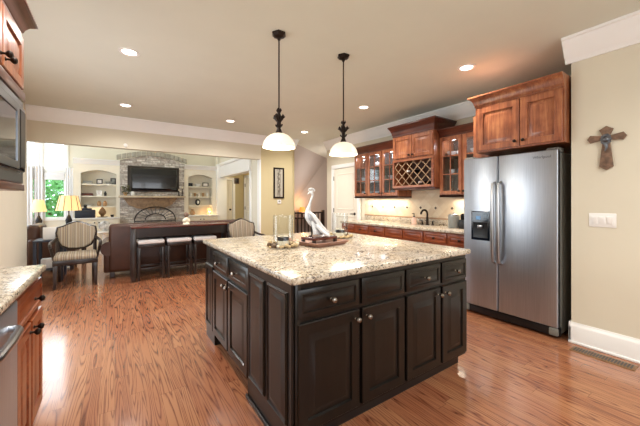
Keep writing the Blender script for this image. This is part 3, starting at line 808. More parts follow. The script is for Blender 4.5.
def pendant(x, y, label):
    r = thing('pendant_light', label, 'pendant light', (x, y, CEIL))
    MB().lathe([(.0, 0), (.062, 0), (.066, -.012), (.055, -.02), (.05, -.03), (.02, -.042), (.012, -.06), (0, -.06)], n=6).build('canopy', 'bronze', r)
    MB().lathe([(0, -.05), (.0065, -.05), (.0065, -.70), (0, -.70)], n=10).build('rod', 'bronze', r)
    f = MB(); f.lathe([(0, -.66), (.013, -.67), (.009, -.69), (.018, -.72), (.013, -.75), (.019, -.79), (.012, -.82), (.03, -.868), (.033, -.885), (0, -.885)], n=14)
    for k in range(4):
        a = k * PI / 2 + .6; c, s = math.cos(a), math.sin(a)
        f.tube([(.008 * c, .008 * s, -.78), (.03 * c, .03 * s, -.75), (.045 * c, .045 * s, -.72), (.052 * c, .052 * s, -.735), (.04 * c, .04 * s, -.75)], [.008, .013, .013, .010, .004], 8)
        f.tube([(.008 * c, .008 * s, -.83), (.028 * c, .028 * s, -.805), (.034 * c, .034 * s, -.795)], [.006, .009, .003], 6)
        f.tube([(.005 * c, .005 * s, -.70), (.02 * c, .02 * s, -.675), (.016 * c, .016 * s, -.655)], [.005, .008, .002], 6)
    f.build('leaf_ornament', 'bronze', r)
    prof = [(.030, -.875), (.062, -.883), (.095, -.90), (.125, -.93), (.146, -.965), (.157, -1.005), (.160, -1.02), (.156, -1.022), (.152, -1.005), (.141, -.968), (.121, -.935), (.092, -.906), (.06, -.889), (.030, -.881), (.030, -.875)]
    prof = [(q * .90, -.875 + (z + .875) * .86) for q, z in prof]
    MB().lathe(prof, n=36).build('shade', 'shade', r)
    MB().ball((0, 0, -.95), (.03, .03, .04), 12).build('bulb', 'bulb', r)
    light('POINT', 'pendant_lamp', (x, y, CEIL - 1.05), 8, (1, .88, .70), .10)
pendant(1.19, 2.385, 'left bronze pendant light with opal dome over the island')
pendant(1.911, 2.385, 'right bronze pendant light with opal dome over the island')

# under-cabinet lights
def strip(loc, sx, power):
    o = area('under_cabinet_lamp', loc, (0, 0, PI / 2), sx, .05, power, (1, .86, .66)); return o
for yy in (4.5, 4.13, 3.76, 2.55, 2.17): light('POINT', 'cabinet_fill_lamp', (4.12, yy, 2.13), 2.2, (.92, .96, 1), .02)  # points added inside the glass cabinets to brighten the dishes
strip((4.26, 4.13, 1.325), 1.0, 7.5); strip((4.26, 2.36, 1.325), .6, 5)
# lights of the other rooms
light('POINT', 'living_ceiling_lamp', (.8, 8.0, 3.9), 26, (1, .93, .82), .35)
light('POINT', 'hall_lamp', (3.25, 7.9, 2.35), 22, (1, .85, .62), .12)
light('POINT', 'stair_fill', (5.2, 7.1, 1.6), 26, (1, .92, .86), .25)  # fill point added to brighten the stair underside, no fixture

# ---------------------------------------------------------------- on the island
def hurricane(loc, label, rz=0, glass_h=.258, r=.082):
    h = thing('hurricane_candle_holder', label, 'candle holder', loc, rz)
    MB().lathe([(0, .002), (r, .002), (r, glass_h), (r - .003, glass_h), (r - .003, .007), (0, .007)], n=32).build('glass_cylinder', 'glass', h)
    c = MB().lathe([(0, .0075), (.044, .0075), (.045, .085), (.040, .088), (.02, .084), (0, .083)], n=24).build('candle', 'wax', h)
    MB().lathe([(.0451, .054), (.0465, .056), (.0465, .084), (.0451, .086)], n=24).build('band', 'iron', c)
    MB().tube([(0, 0, .082), (.001, 0, .098)], .0015, 5).build('wick', 'black', c)
    return h
def wreath(loc, label, R=.102, seed=1):
    rr = random.Random(seed)
    h = thing('shell_wreath', label, 'wreath', loc)
    MB().tube([(R * math.cos(a), R * math.sin(a), .012) for a in [k * PI / 12 for k in range(24)]], .009, 6, closed=True).build('twig_ring', 'shell_dark', h)
    for i in range(34):
        a = i * 2 * PI / 34 + rr.uniform(-.08, .08); q = R + rr.uniform(.002, .024)
        k = rr.choice(['shell', 'shell', 'shell_dark', 'shell_pale'])
        s = rr.uniform(.010, .019)
        MB().ball((q * math.cos(a), q * math.sin(a), s * .9 + rr.uniform(.002, .022)), (s, s * rr.uniform(.6, 1), s * .85), 8).build('shell', k, h)
    return h
TZ = .915
hurricane((1.135, 2.20, TZ + .0005), 'glass hurricane with ivory candle left of the bird statue')
wreath((1.135, 2.20, TZ), 'ring of tan and brown shells around the left glass hurricane', seed=4)
hurricane((1.895, 2.42, TZ), 'glass hurricane with ivory candle right of the bird statue', glass_h=.25)
wreath((1.895, 2.42, TZ), 'ring of tan and brown shells around the right glass hurricane', seed=9)
ty = thing('serving_tray', 'copper-brown rectangular wooden tray under the white bird statue', 'tray', (1.478, 2.165, TZ), .16)
MB().panel(-.19, .19, -.17, .17, [(.03, 0), (.004, .028), (0, .034), (.012, .036), (.035, .014), (.05, .012)]).build('dish', 'tray', ty)
# panel is made in xz; lay it flat
dish = ty.children[0]
for v in dish.data.vertices: x, y, z = v.co; v.co = (x, z, y)
dish.data.flip_normals()
for p in dish.data.polygons: pass
pl = thing('statue_stand', 'dark wooden footed stand between the tray and the bird statue', 'stand', (1.485, 2.19, TZ + .0135), .16)
MB().box(-.14, .14, -.085, .085, .030, .052, .005).build('stand_top', 'redwood', pl)
for sx in (-1, 1):
    for sy in (-1, 1): MB().box(sx * .125 - .013, sx * .125 + .013, sy * .07 - .013, sy * .07 + .013, 0, .032, .003).build('foot', 'darkwood', pl)
# bird statue
bd = thing('bird_statue', 'white peacock statue with crested head and long train on the tray', 'statue', (1.450, 2.205, TZ + .0672), -.60)
bd.scale = (.80, 1.0, .90)
def smooth_path(pts, n=6):
    P = [Vector(p) for p in pts]; out = []
    for i in range(len(P) - 1):
        a, b, c, d = P[max(i - 1, 0)], P[i], P[i + 1], P[min(i + 2, len(P) - 1)]
        for k in range(n):
            t = k / n; out.append(.5 * ((2 * b) + (c - a) * t + (2 * a - 5 * b + 4 * c - d) * t * t + (3 * b - a - 3 * c + d) * t ** 3))
    out.append(P[-1]); return out
def smooth_rad(r, n=6):
    out = []
    for i in range(len(r) - 1): out += [r[i] + (r[i + 1] - r[i]) * k / n for k in range(n)]
    return out + [r[-1]]
path = [(-.082, 0, .405), (-.060, 0, .424), (-.036, 0, .418), (-.030, 0, .390), (-.046, 0, .345), (-.062, 0, .295), (-.076, 0, .245), (-.066, 0, .200), (-.032, 0, .160), (.010, 0, .115), (.06, 0, .072), (.115, 0, .036), (.155, 0, .016)]
rads = [.003, .010, .016, .012, .012, .015, .030, .050, .058, .054, .044, .030, .013]
bb = MB().tube(smooth_path(path), smooth_rad(rads), 16, flat=.82).build('body', 'silverbird', bd)
crs = MB()
for k in range(9):
    a = -1.0 + k * .26; c, s = math.sin(a), math.cos(a)
    crs.tube([(-.04, 0, .425), (-.04 + .034 * c, 0, .425 + .034 * s)], [.0018, .002], 5)
    crs.ball((-.04 + .038 * c, 0, .425 + .038 * s), (.008, .004, .008), 8)
crs.build('crest', 'silverbird', bd)
for sy in (-1, 1):
    MB().tube(smooth_path([(-.080, sy * .030, .225), (-.05, sy * .048, .185), (-.01, sy * .050, .135), (.045, sy * .040, .085)]), smooth_rad([.008, .030, .026, .006]), 10, flat=.35).build('wing', 'feather', bd)
    lg = MB(); lg.tube([(-.030, sy * .025, .13), (-.034, sy * .025, .06), (-.036, sy * .025, .006)], [.014, .009, .007], 8)
    for a in (-.5, 0, .5): lg.tube([(-.036, sy * .025, .004), (-.036 - .03 * math.cos(a), sy * .025 + .03 * math.sin(a), .003)], [.004, .002], 6)
    lg.build('leg', 'iron', bd)
tl = MB()
for k in range(9):
    y = (k - 4) * .010; xe = .005 + k * .017
    tl.tube(smooth_path([(-.03 + k * .004, y, .17), (-.012 + xe * .45, y * 1.3, .09), (xe, y * 1.7, .023)], 4), smooth_rad([.016, .022, .020], 4), 8)
for k in range(-4, 5):
    y = k * .016; tl.tube(smooth_path([(-.01, y * .5, .14), (.04, y * .9, .085), (.10, y * 1.2, .038), (.155, y * 1.4, .010)], 4), smooth_rad([.014, .020, .019, .008], 4), 8)
tl.build('train', 'silverbird', bd)
cn = MB()
cn.lathe([(0, 0), (.012, .004), (.03, .016), (.034, .03), (.026, .046), (.012, .06), (0, .066)], n=14)
for k in range(7):
    a = k * 2 * PI / 7; cn.lathe([(0, 0), (.006, .002), (0, .026)], (.03 * math.cos(a), .03 * math.sin(a), .025), 6)
o = cn.build('seashell', plain('pinkish_shell', '#a87a62', .5, var=.35, scale=40)); o.location = (1.405, 2.30, TZ + .0375); o.rotation_euler = (.0, 0, .4)
tag(o, 'spiky pinkish brown seashell behind the left end of the tray', 'seashell'); o.location = (1.27, 2.38, TZ + .001)

# ---------------------------------------------------------------- on the wall counter
fc = thing('faucet', 'dark bronze kitchen faucet with curved spout by the backsplash', 'faucet', (4.27, 3.12, CH + .0008))
MB().lathe([(0, 0), (.028, 0), (.028, .01), (.022, .02), (.021, .12), (.016, .14), (0, .14)], n=16).build('column', 'bronze', fc)
MB().tube(smooth_path([(0, 0, .13), (0, 0, .19), (-.03, .005, .235), (-.085, .012, .245), (-.13, .018, .21), (-.138, .02, .175)]), .016, 10).build('spout', 'bronze', fc)
for dy in (-.10, .10):
    MB().lathe([(0, 0), (.022, 0), (.02, .01), (.012, .02), (.012, .05), (.016, .06), (0, .07)], (0, dy, 0), 14).tube([(0, dy, .06), (-.045, dy * 1.25, .075)], [.007, .005], 8).build('lever', 'bronze', fc)
sd = thing('soap_dispenser', 'pale pink soap bottle with black pump left of the faucet', 'soap dispenser', (4.20, 3.33, CH + .0008))
MB().lathe([(0, 0), (.040, 0), (.043, .01), (.043, .085), (.034, .11), (.016, .122), (0, .122)], n=20).build('bottle', 'pink', sd)
MB().lathe([(0, .12), (.016, .12), (.016, .14), (.006, .145), (.006, .185), (0, .185)], n=14).tube([(0, 0, .18), (-.055, 0, .178)], [.009, .006], 8).build('pump', 'black', sd)
cs = thing('canister', 'grey ceramic canister with lid on the counter beside the refrigerator', 'canister', (4.13, 2.56, CH + .0008))
MB().lathe([(0, 0), (.075, 0), (.08, .01), (.08, .17), (.072, .18), (0, .18)], n=26).build('jar', 'greyjar', cs)
MB().lathe([(0, .179), (.077, .179), (.077, .195), (.06, .203), (.012, .205), (.014, .222), (0, .226)], n=26).build('lid', 'steel_plain', cs)
kb = thing('coffee_grinder', 'small black appliance between the grey canister and the refrigerator', 'appliance', (4.13, 2.40, CH + .0008))
MB().box(-.055, .055, -.06, .06, 0, .13, .012).build('base', 'black', kb); MB().lathe([(0, .129), (.05, .129), (.054, .2), (.035, .215), (0, .217)], n=20).build('hopper', 'blackgloss', kb)

# dishes in the glass cabinets -------------------------------------------------
def cup_mb():
    m = MB(); m.lathe([(0, .001), (.022, 0), (.024, .004), (.034, .03), (.038, .065), (.035, .065), (.031, .032), (.02, .008), (0, .007)], n=18)
    m.tube([(.034, 0, .055), (.055, 0, .052), (.056, 0, .03), (.033, 0, .022)], .004, 6); return m
def bowl_mb():
    return MB().lathe([(0, 0), (.03, 0), (.032, .006), (.055, .03), (.068, .062), (.065, .063), (.05, .033), (.028, .01), (0, .009)], n=22)
def goblet_mb():
    return MB().lathe([(0, 0), (.03, 0), (.03, .003), (.005, .008), (.004, .07), (.02, .085), (.033, .12), (.03, .165), (.028, .165), (.031, .12), (.018, .09), (0, .08)], n=18)
def plate_mb():
    m = MB(); m.lathe([(0, 0), (.06, 0), (.075, .006), (.10, .012), (.10, .015), (.074, .010), (.06, .004), (0, .004)], n=26)
    return m
def pot_mb():
    m = MB(); m.lathe([(0, 0), (.04, 0), (.062, .025), (.068, .055), (.055, .09), (.03, .105), (.012, .11), (.012, .125), (0, .13)], n=20)
    m.tube([(.06, 0, .045), (.095, 0, .06), (.11, 0, .095)], [.013, .009, .007], 8); m.tube([(-.06, 0, .085), (-.10, 0, .085), (-.10, 0, .045), (-.062, 0, .035)], .006, 8); return m
blue = plain('blue_white_china', '#9fc3d6', .25, var=.35, scale=40)
KIND = {'teacup': (cup_mb, 'porcelain', 'white teacup', 'cup'), 'bowl': (bowl_mb, 'porcelain', 'white china bowl', 'bowl'), 'goblet': (goblet_mb, 'glass', 'clear stemmed glass', 'glass'),
        'teapot': (pot_mb, 'porcelain', 'white china teapot', 'teapot'), 'vase': (pot_mb, blue, 'blue china pot', 'pot')}
MESH = {k: make_mesh(v[0](), 'dish_' + k, v[1]) for k, v in KIND.items()}
def dish(kind, cabinet, lx, ly, z, where, s=1.0, rz=0.0):
    if kind in ('teapot', 'vase'): s, rz = .86, .3
    o = bpy.data.objects.new(kind, MESH[kind]); COL.objects.link(o)
    wl = cabinet.matrix_basis @ Vector((lx, ly, z + .0008)); o.location = wl; o.scale = (s, s, s); o.rotation_euler = (0, 0, rz)
    tag(o, KIND[kind][2] + ' ' + where, KIND[kind][3], 'china in the glass cabinets')
bpy.context.view_layer.update()
SN = ['bottom', 'middle', 'top']; DN = ['left', 'middle', 'right']
plan = {(0, 0): ['teacup', 'bowl'], (0, 1): ['teacup', 'bowl'], (0, 2): ['goblet'], (1, 0): ['bowl', 'vase'], (1, 1): ['teacup', 'teapot'], (1, 2): ['teapot'],
        (2, 0): ['bowl', 'teapot'], (2, 1): ['bowl', 'teacup'], (2, 2): ['goblet', 'bowl']}
for (dr, sh), ks in plan.items():
    for j, k in enumerate(ks):
        dish(k, gl, dr * .38 + (.12 if j == 0 else .258), .13 + .03 * j, shl[sh], 'on the %s shelf behind the %s door of the long glass cabinet' % (SN[sh], DN[dr]), 1.12, j * 2.0)
plan = {(0, 0): ['goblet', 'teapot'], (0, 1): ['teacup', 'vase'], (0, 2): ['bowl', 'teapot'], (1, 0): ['bowl', 'vase'], (1, 1): ['teapot', 'teacup'], (1, 2): ['bowl', 'teacup']}
for (dr, sh), ks in plan.items():
    for j, k in enumerate(ks):
        dish(k, gr, dr * .362 + (.115 if j == 0 else .25), .13 + .02 * j, shr[sh], 'on the %s shelf behind the %s door by the refrigerator' % (SN[sh], ['left', 'right'][dr]), 1.1, j * 1.3)
# bottles in the wine rack
def bottle(lx, lz, label):
    b = thing('wine_bottle', label, 'bottle', wr_.matrix_basis @ Vector((lx, .05, lz)), -PI / 2)
    MB().lathe([(0, .0), (.012, .0), (.013, .05), (.014, .10), (.034, .15), (.036, .30), (0, .30)], n=18, axis='y').build('bottle_glass', 'black', b)
    MB().lathe([(0, -.004), (.0155, -.004), (.0155, .05), (0, .05)], n=18, axis='y').build('cap', 'porcelain', b)
for lx, lz, s in ((.036 + .152 * 1.5, 1.535 + .152 * 1.5 + .012, 'upper left opening'), (.036 + .152 * 4.5, 1.535 + .152 * 1.5 + .012, 'upper right opening'), (.036 + .152 * 3, 1.535 + .012 + .038, 'lowest row')):
    bottle(lx, lz, 'wine bottle with white cap in the %s of the lattice rack' % s)

# ================================================================ LIVING ROOM
# fireplace
fp = thing('stone_fireplace', 'tall ledge-stone fireplace chimney with an arched grey stone top', 'fireplace', (.905, 9.898, 0))
y0 = -.34
c = MB(); c.box(-.785, -.46, y0, 0, 0, 1.37); c.box(.46, .785, y0, 0, 0, 1.37); c.box(-.46, .46, y0, 0, .70, 1.37); c.box(-.785, .785, y0, 0, 1.37, 2.36)
arcp = [(-.785, 2.36), (.785, 2.36)] + [(.785 - 1.57 * t / 16, 2.36 + .17 * math.sin(PI * t / 16)) for t in range(1, 16)]
c.prism(arcp, 'y', y0, 0); c.build('chimney', 'stone', fp)
MB().box(-.46, .46, -.30, -.02, 0.0, .70).build('firebox', 'black', fp)
ag = MB()
for k in range(15):
    t0, t1 = k / 15, (k + 1) / 15 - .006
    def P(t, o): return (-.86 + 1.72 * t, 2.37 + .16 * math.sin(PI * t) + o)
    ex = .05 if k == 7 else 0
    ag.prism([P(t0, 0), P(t1, 0), P(t1, .125 + ex), P(t0, .125 + ex)], 'y', y0 - .05, y0 + .03, .006)
ag.build('stone_arch', 'stone_grey', fp)
MB().box(-.82, .79, y0 - .20, y0 + .02, 1.372, 1.425, .012).build('mantel', 'mantel', fp)
cb = [(-.72, 1.372), (-.60, 1.18), (-.40, 1.08), (-.1, 1.05), (.25, 1.08), (.45, 1.18), (.60, 1.372)]
MB().prism(cb, 'y', y0 - .06, y0 + .02, .008).build('arch_stone', 'corbel', fp)
MB().box(-.78, .78, y0 - .55, y0, 0, .28, .02).build('hearth', 'stone_grey', fp)
tv = thing('television', 'flat black television in a dark frame on the stone chimney', 'television', (.915, 9.556, 1.885))
MB().box(-.63, .63, -.06, 0, -.345, .345, .01).build('frame', 'darkwood', tv)
MB().box(-.55, .57, -.09, -.059, -.30, .29, .008).build('bezel', 'blackgloss', tv)
MB().box(-.52, .54, -.093, -.0895, -.255, .265).build('screen', 'screen', tv)
# fireplace screen
fs = thing('fireplace_screen', 'wrought iron fan-shaped fireplace screen in front of the stone hearth', 'fireplace screen', (.91, 9.16, .282))
f = MB(); f.tube([(-.48, 0, .0), (-.48, 0, .52)], .012); f.tube([(.48, 0, 0), (.48, 0, .52)], .012)
f.tube([(-.48, 0, .47), (.48, 0, .47)], .014); f.tube([(-.48, 0, .03), (.48, 0, .03)], .014)
f.tube([(.48 * math.cos(a), 0, .50 + .34 * math.sin(a)) for a in [PI * k / 20 for k in range(21)]], .015)
f.tube([(.24 * math.cos(a), 0, .50 + .16 * math.sin(a)) for a in [PI * k / 14 for k in range(15)]], .012)
f.build('frame', 'iron', fs)
for k in range(1, 12):
    a = PI * k / 12
    MB().tube([(.24 * math.cos(a), 0, .50 + .16 * math.sin(a)), (.48 * math.cos(a), 0, .50 + .34 * math.sin(a))], .009, 6).build('fan_bar', 'grey_iron', fs)
for k in range(1, 10): MB().tube([(-.48 + k * .096, 0, .03), (-.48 + k * .096, 0, .47)], .006, 6).build('upright_bar', 'grey_iron', fs)

# built-in bookcases
def builtin(x0, x1, o0, o1, label):
    r = thing('built_in_bookcase', label, 'bookcase', (0, 9.60, 0)); D = .298; H = 2.22
    b = MB(); b.box(x0, o0, 0, D, .861, H); b.box(o1, x1, 0, D, .861, H); b.box(o0, o1, D - .02, D, .86, H)
    n = 12; xs = [o0 + (o1 - o0) * i / n for i in range(n + 1)]
    pts = [(o0, H), (o0, 1.985)] + [(x, 1.985 + .095 * math.sin(PI * (x - o0) / (o1 - o0))) for x in xs[1:-1]] + [(o1, 1.985), (o1, H)]
    b.prism(pts[::-1], 'y', 0, D - .02)
    b.build('case', 'door', r)
    for z in (1.72, 1.416, 1.147): MB().box(o0, o1, .02, D - .02, z - .03, z).build('shelf', 'door', r)
    MB().box(x0, x1, -.22, D, .83, .862, .006).build('counter', 'trim', r)
    MB().box(x0, x1, -.18, D, .0, .83).build('lower_case', 'door', r)
    xm = (x0 + x1) / 2
    for a, c, s in ((x0 + .03, xm - .005, 1), (xm + .005, x1 - .03, 0)):
        d_ = MB().panel(a, c, .12, .80, [(0, 0), (0, -.014), (.003, -.018), (.06, -.018), (.066, -.01), (.08, -.01)], y=-.18).build('cupboard_door', 'door', r)
        knob(d_, (c - .04) if s else (a + .04), -.196, .74, 'bronze')
    pr = [(0, H), (.0, H), (.03, H + .02), (.05, H + .08), (.08, H + .11), (.08, H + .13)]
    q = MB(); q.prism([(D, H - .001), (-.01, H - .001), (-.03, H + .03), (-.05, H + .08), (-.085, H + .11), (-.085, H + .13), (D, H + .13)], 'x', x0 - .0, x1 + .0); q.build('crown', 'trim', r)
    return r
builtin(-.845, .116, -.70, .035, 'white arched built-in bookcase left of the stone fireplace')
builtin(1.697, 2.615, 1.81, 2.50, 'white arched built-in bookcase right of the stone fireplace')
def simple(name, mb, mat, loc, label, cat, group=None, rz=0):
    o = mb.build(name, mat); o.location = (loc[0], loc[1], loc[2] + .0008); o.rotation_euler = (0, 0, rz); return tag(o, label, cat, group)
def frame_pic(name, loc, w, h, label, mat='black', inner='cushion'):
    r = thing(name, label, 'picture frame', (loc[0], loc[1] - .03, loc[2] + .0008))
    MB().panel(-w / 2, w / 2, 0, h, [(0, 0), (0, -.018), (.02, -.018), (.024, -.010)], y=.009).build('frame', mat, r)
    MB().box(-w / 2 + .025, w / 2 - .025, -.005, -.0035, .025, h - .025).build('photo', inner, r); return r
SY = 9.72
simple('book_stack', MB().box(-.11, .11, -.08, .08, 0, .04, .004).box(-.09, .10, -.07, .07, .0405, .075, .004), 'greyjar', (-.57, SY, 1.72), 'low stack of grey books on the top shelf left of the fireplace', 'books')
frame_pic('photo_frame', (-.32, SY, 1.72), .13, .13, 'small black square frame on the top shelf left of the fireplace')
simple('silver_bowl', MB().lathe([(0, 0), (.05, 0), (.05, .01), (.10, .07), (.095, .07), (.04, .015), (0, .012)], n=20), 'steel_plain', (-.12, SY - .02, 1.72), 'pale shiny bowl on the top shelf beside the stone chimney', 'bowl')
frame_pic('photo_frame', (-.03, SY + .07, 1.72), .12, .17, 'upright dark frame behind the shiny bowl on the left bookcase', inner='greyjar')
simple('book_stack', MB().box(-.12, .12, -.08, .08, 0, .035, .004).box(-.115, .11, -.075, .08, .0355, .068, .004), 'redwood', (-.57, SY, 1.416), 'brown books lying flat on the second shelf of the left bookcase', 'books')
frame_pic('photo_frame', (-.33, SY, 1.416), .11, .14, 'pale photo frame on the second shelf of the left bookcase', 'porcelain')
simple('figurine', MB().lathe([(0, 0), (.03, 0), (.026, .02), (.034, .06), (.018, .09), (.02, .11), (0, .125)], n=14), 'black', (-.20, SY, 1.416), 'small black figurine on the second shelf of the left bookcase', 'figurine')
simple('bowl', MB().lathe([(0, 0), (.05, 0), (.05, .012), (.11, .055), (.105, .055), (.04, .018), (0, .015)], n=20), 'porcelain', (-.54, SY, 1.147), 'pale low bowl on the third shelf of the left bookcase', 'bowl')
for k, x in enumerate((-.33, -.21)):
    simple('vase', MB().lathe([(0, 0), (.035, 0), (.05, .05), (.045, .10), (.025, .125), (.03, .14), (0, .14)], n=16), 'tan', (x, SY, 1.147), ['left one of two tan vases on the third shelf of the left bookcase', 'right one of two tan vases on the third shelf of the left bookcase'][k], 'vase', 'tan vases')
bx = thing('storage_box', 'dark navy box with a loop handle on the left bookcase counter', 'box', (-.60, 9.487, .863))
MB().box(-.20, .20, -.10, .10, 0, .20, .015).box(-.13, .13, -.07, .07, .199, .24, .015).build('box_body', 'navy', bx)
MB().lathe([(0, .238), (.045, .238), (.03, .27), (.045, .30), (.03, .325), (0, .33)], n=14).build('handle', 'black', bx)
fn = thing('pinecone_finial', 'tan woven pinecone ornament on a dark dish on the left bookcase counter', 'ornament', (-.26, 9.60, .863))
MB().lathe([(0, .0), (.11, .0), (.12, .015), (.03, .02), (0, .02)], n=20).build('dish', 'darkwood', fn)
MB().lathe([(0, .019), (.04, .019), (.03, .04), (.075, .09), (.08, .14), (.055, .20), (.02, .25), (0, .27)], n=18).build('cone', 'rattan', fn)
simple('candle_cup', MB().lathe([(0, 0), (.03, 0), (.04, .06), (.036, .06), (.025, .01), (0, .01)], n=14), 'black', (-.05, 9.60, .863), 'small dark cup on the left bookcase counter near the stone', 'cup')
# right bookcase
simple('black_box', MB().box(-.055, .055, -.05, .05, 0, .10, .006), 'black', (1.89, SY, 1.72), 'small black box on the top shelf of the right bookcase', 'box')
simple('white_bowl', MB().lathe([(0, 0), (.04, 0), (.08, .05), (.09, .085), (.085, .085), (.04, .02), (0, .015)], n=18), 'porcelain', (2.10, SY, 1.72), 'white bowl on the top shelf of the right bookcase', 'bowl')
frame_pic('photo_frame', (2.32, SY, 1.72), .18, .13, 'wide black frame on the top shelf of the right bookcase')
for k in range(5):
    simple('tumbler', MB().lathe([(0, 0), (.028, 0), (.034, .11), (.031, .11), (.026, .006), (0, .006)], n=14), 'tan' if k % 2 else 'porcelain', (1.90 + k * .12, SY, 1.416), ['leftmost', 'second', 'middle', 'fourth', 'rightmost'][k] + ' tumbler of the row on the right bookcase second shelf', 'tumbler', 'tumblers on the right bookcase')
dp2 = thing('oval_plaque', 'black oval plaque with a white centre on the right bookcase', 'plaque', (2.10, SY, 1.1478))
MB().ball((0, 0, .10), (.075, .015, .10), 18).build('plaque', 'black', dp2); MB().ball((.01, -.012, .095), (.032, .008, .055), 12).build('centre', 'porcelain', dp2)
lmp = thing('small_lamp', 'small glowing lamp on the right bookcase counter', 'lamp', (2.42, 9.62, .863))
MB().lathe([(0, 0), (.05, 0), (.03, .03), (.04, .08), (.012, .12), (0, .12)], n=16).build('base', 'porcelain', lmp)
MB().lathe([(.07, .10), (.045, .20), (.042, .20), (.067, .10), (.07, .10)], n=20).build('lamp_shade', 'lampshade', lmp)
light('POINT', 'shelf_lamp', (2.42, 9.60, .99), 3.0, (1, .62, .3), .03)
light('POINT', 'shelf_lamp_left', (-.42, 9.66, 1.06), 1.2, (1, .75, .45), .03)
simple('clay_jug', MB().lathe([(0, 0), (.05, 0), (.07, .05), (.055, .12), (.03, .15), (.04, .17), (0, .17)], n=16), 'tan', (1.93, 9.62, .863), 'brown clay jug on the right bookcase counter', 'jug')
# on the mantel
MZ = 1.4258
pt = thing('potted_ivy', 'small trailing plant at the left end of the mantel', 'plant', (.235, 9.40, MZ))
MB().lathe([(0, 0), (.035, 0), (.05, .08), (.045, .08), (.03, .01), (0, .01)], n=14).build('pot', 'tan', pt)
lv = MB(); rr = random.Random(5)
for i in range(70):
    c = Vector((rr.gauss(0, .05), rr.gauss(0, .035), rr.uniform(.05, .26))); a = Vector((rr.uniform(-1, 1), rr.uniform(-1, 1), rr.uniform(-1, 1))).normalized(); b_ = a.orthogonal().normalized(); s = .028
    vs = [lv.bm.verts.new(c + q) for q in (a * s, b_ * s * .6, -a * s, -b_ * s * .6)]; lv.bm.faces.new(vs)
lv.build('leaves', plain('olive_leaves', '#5a5a3c', .7, var=.4), pt, smooth=False)
simple('white_jar', MB().lathe([(0, 0), (.04, 0), (.055, .05), (.04, .10), (.03, .11), (0, .11)], n=16), 'porcelain', (.40, 9.40, MZ), 'small white jar on the mantel next to the ivy', 'jar')
for k, (x, h) in enumerate(((1.52, .20), (1.61, .27))):
    r = thing('candlestick', ['shorter', 'taller'][k] + ' candlestick at the right end of the mantel', 'candlestick', (x, 9.40, MZ), group='mantel candlesticks')
    MB().lathe([(0, 0), (.035, 0), (.03, .012), (.01, .03), (.016, .08), (.009, h - .08), (.022, h - .06), (0, h - .06)], n=14).build('stick', 'bronze', r)
    MB().lathe([(0, h - .061), (.014, h - .061), (.014, h), (0, h)], n=12).build('candle', 'wax', r)

# windows: white shades and curtains
for i, (a, b, lab) in enumerate(((W1[0], W1[1], 'white roman shade at the top of the window showing green leaves'), (W2[0], W2[1], 'white roman shade on the window at the far left behind the lamp'))):
    m = MB()
    for k in range(4): m.box(a + .02, b - .02, BY - .035 - .006 * (k % 2), BY - .015, 1.99 - .045 * k - .05, 1.99 - .045 * k, .004)
    tag(m.build('window_shade', 'curtain'), lab, 'window shade')
def curtain(x0, x1, y, z0, z1, label, n=5):
    pts = []; N_ = n * 8
    f = [(x0 + (x1 - x0) * i / N_, y + .016 * math.sin(2 * PI * n * i / N_)) for i in range(N_ + 1)]
    bk = [(x, yy + .008) for x, yy in f[::-1]]
    o = MB().prism(f + bk, 'z', z0, z1).build('curtain', 'curtain'); return tag(o, label, 'curtain')
curtain(-1.005, -.868, BY - .06, .02, 2.12, 'white curtain panel between the leafy window and the left bookcase', 3)
curtain(-1.60, -1.435, BY - .06, .02, 2.12, 'white curtain panel left of the window showing green leaves', 3)
curtain(-2.02, -1.61, BY - .095, .02, 2.10, 'white curtain drawn across the far left window behind the lamp', 6)
mb = MB()
for a in (W1, W2):
    mb.box(a[0] - .06, a[0], BY - .025, BY, .78, 3.88, .006); mb.box(a[1], a[1] + .06, BY - .025, BY, .78, 3.88, .006); mb.box(a[0] - .08, a[1] + .08, BY - .04, BY, 2.02, 2.14, .006)
struct('trim_8', mb, 'trim')

# sofa
sf = thing('leather_sofa', 'brown leather sofa with its back to the kitchen behind the console', 'sofa', (1.05, 6.02, 0))
MB().box(-1.14, 1.14, .02, .90, .10, .42, .03).build('base', 'leather', sf)
MB().box(-1.13, 1.13, 0, .26, .11, .90, .05, 3).build('backrest', 'leather', sf)
for s in (-1, 1):
    a = MB(); a.box(s * 1.10 - .10, s * 1.10 + .10, .03, .92, .10, .50, .03); a.tube([(s * 1.13, .01, .50), (s * 1.13, .94, .50)], .115, 20)
    a.build('arm', 'leather', sf)
for k in (-1, 0, 1):
    MB().box(k * .66 - .325, k * .66 + .325, .25, .93, .42, .56, .04, 3).build('seat_cushion', 'leather', sf)
for sx in (-1, 1):
    for y in (.08, .84): MB().box(sx * 1.08 - .035, sx * 1.08 + .035, y - .035, y + .035, 0, .105, .004).build('foot', 'darkwood', sf)

# console table
ctb = thing('console_table', 'long dark console table behind the sofa with three stools under it', 'table', (1.0, 5.58, 0))
MB().box(-.79, .80, 0, .40, .845, .875, .006).build('tabletop', 'redwood', ctb)
MB().box(-.76, .77, .02, .38, .70, .845).build('apron', 'darkwood', ctb)
for x in (-.75, .76):
    for y in (.04, .36): MB().box(x - .035, x + .035, y - .035, y + .035, 0, .845, .004).build('leg', 'darkwood', ctb)
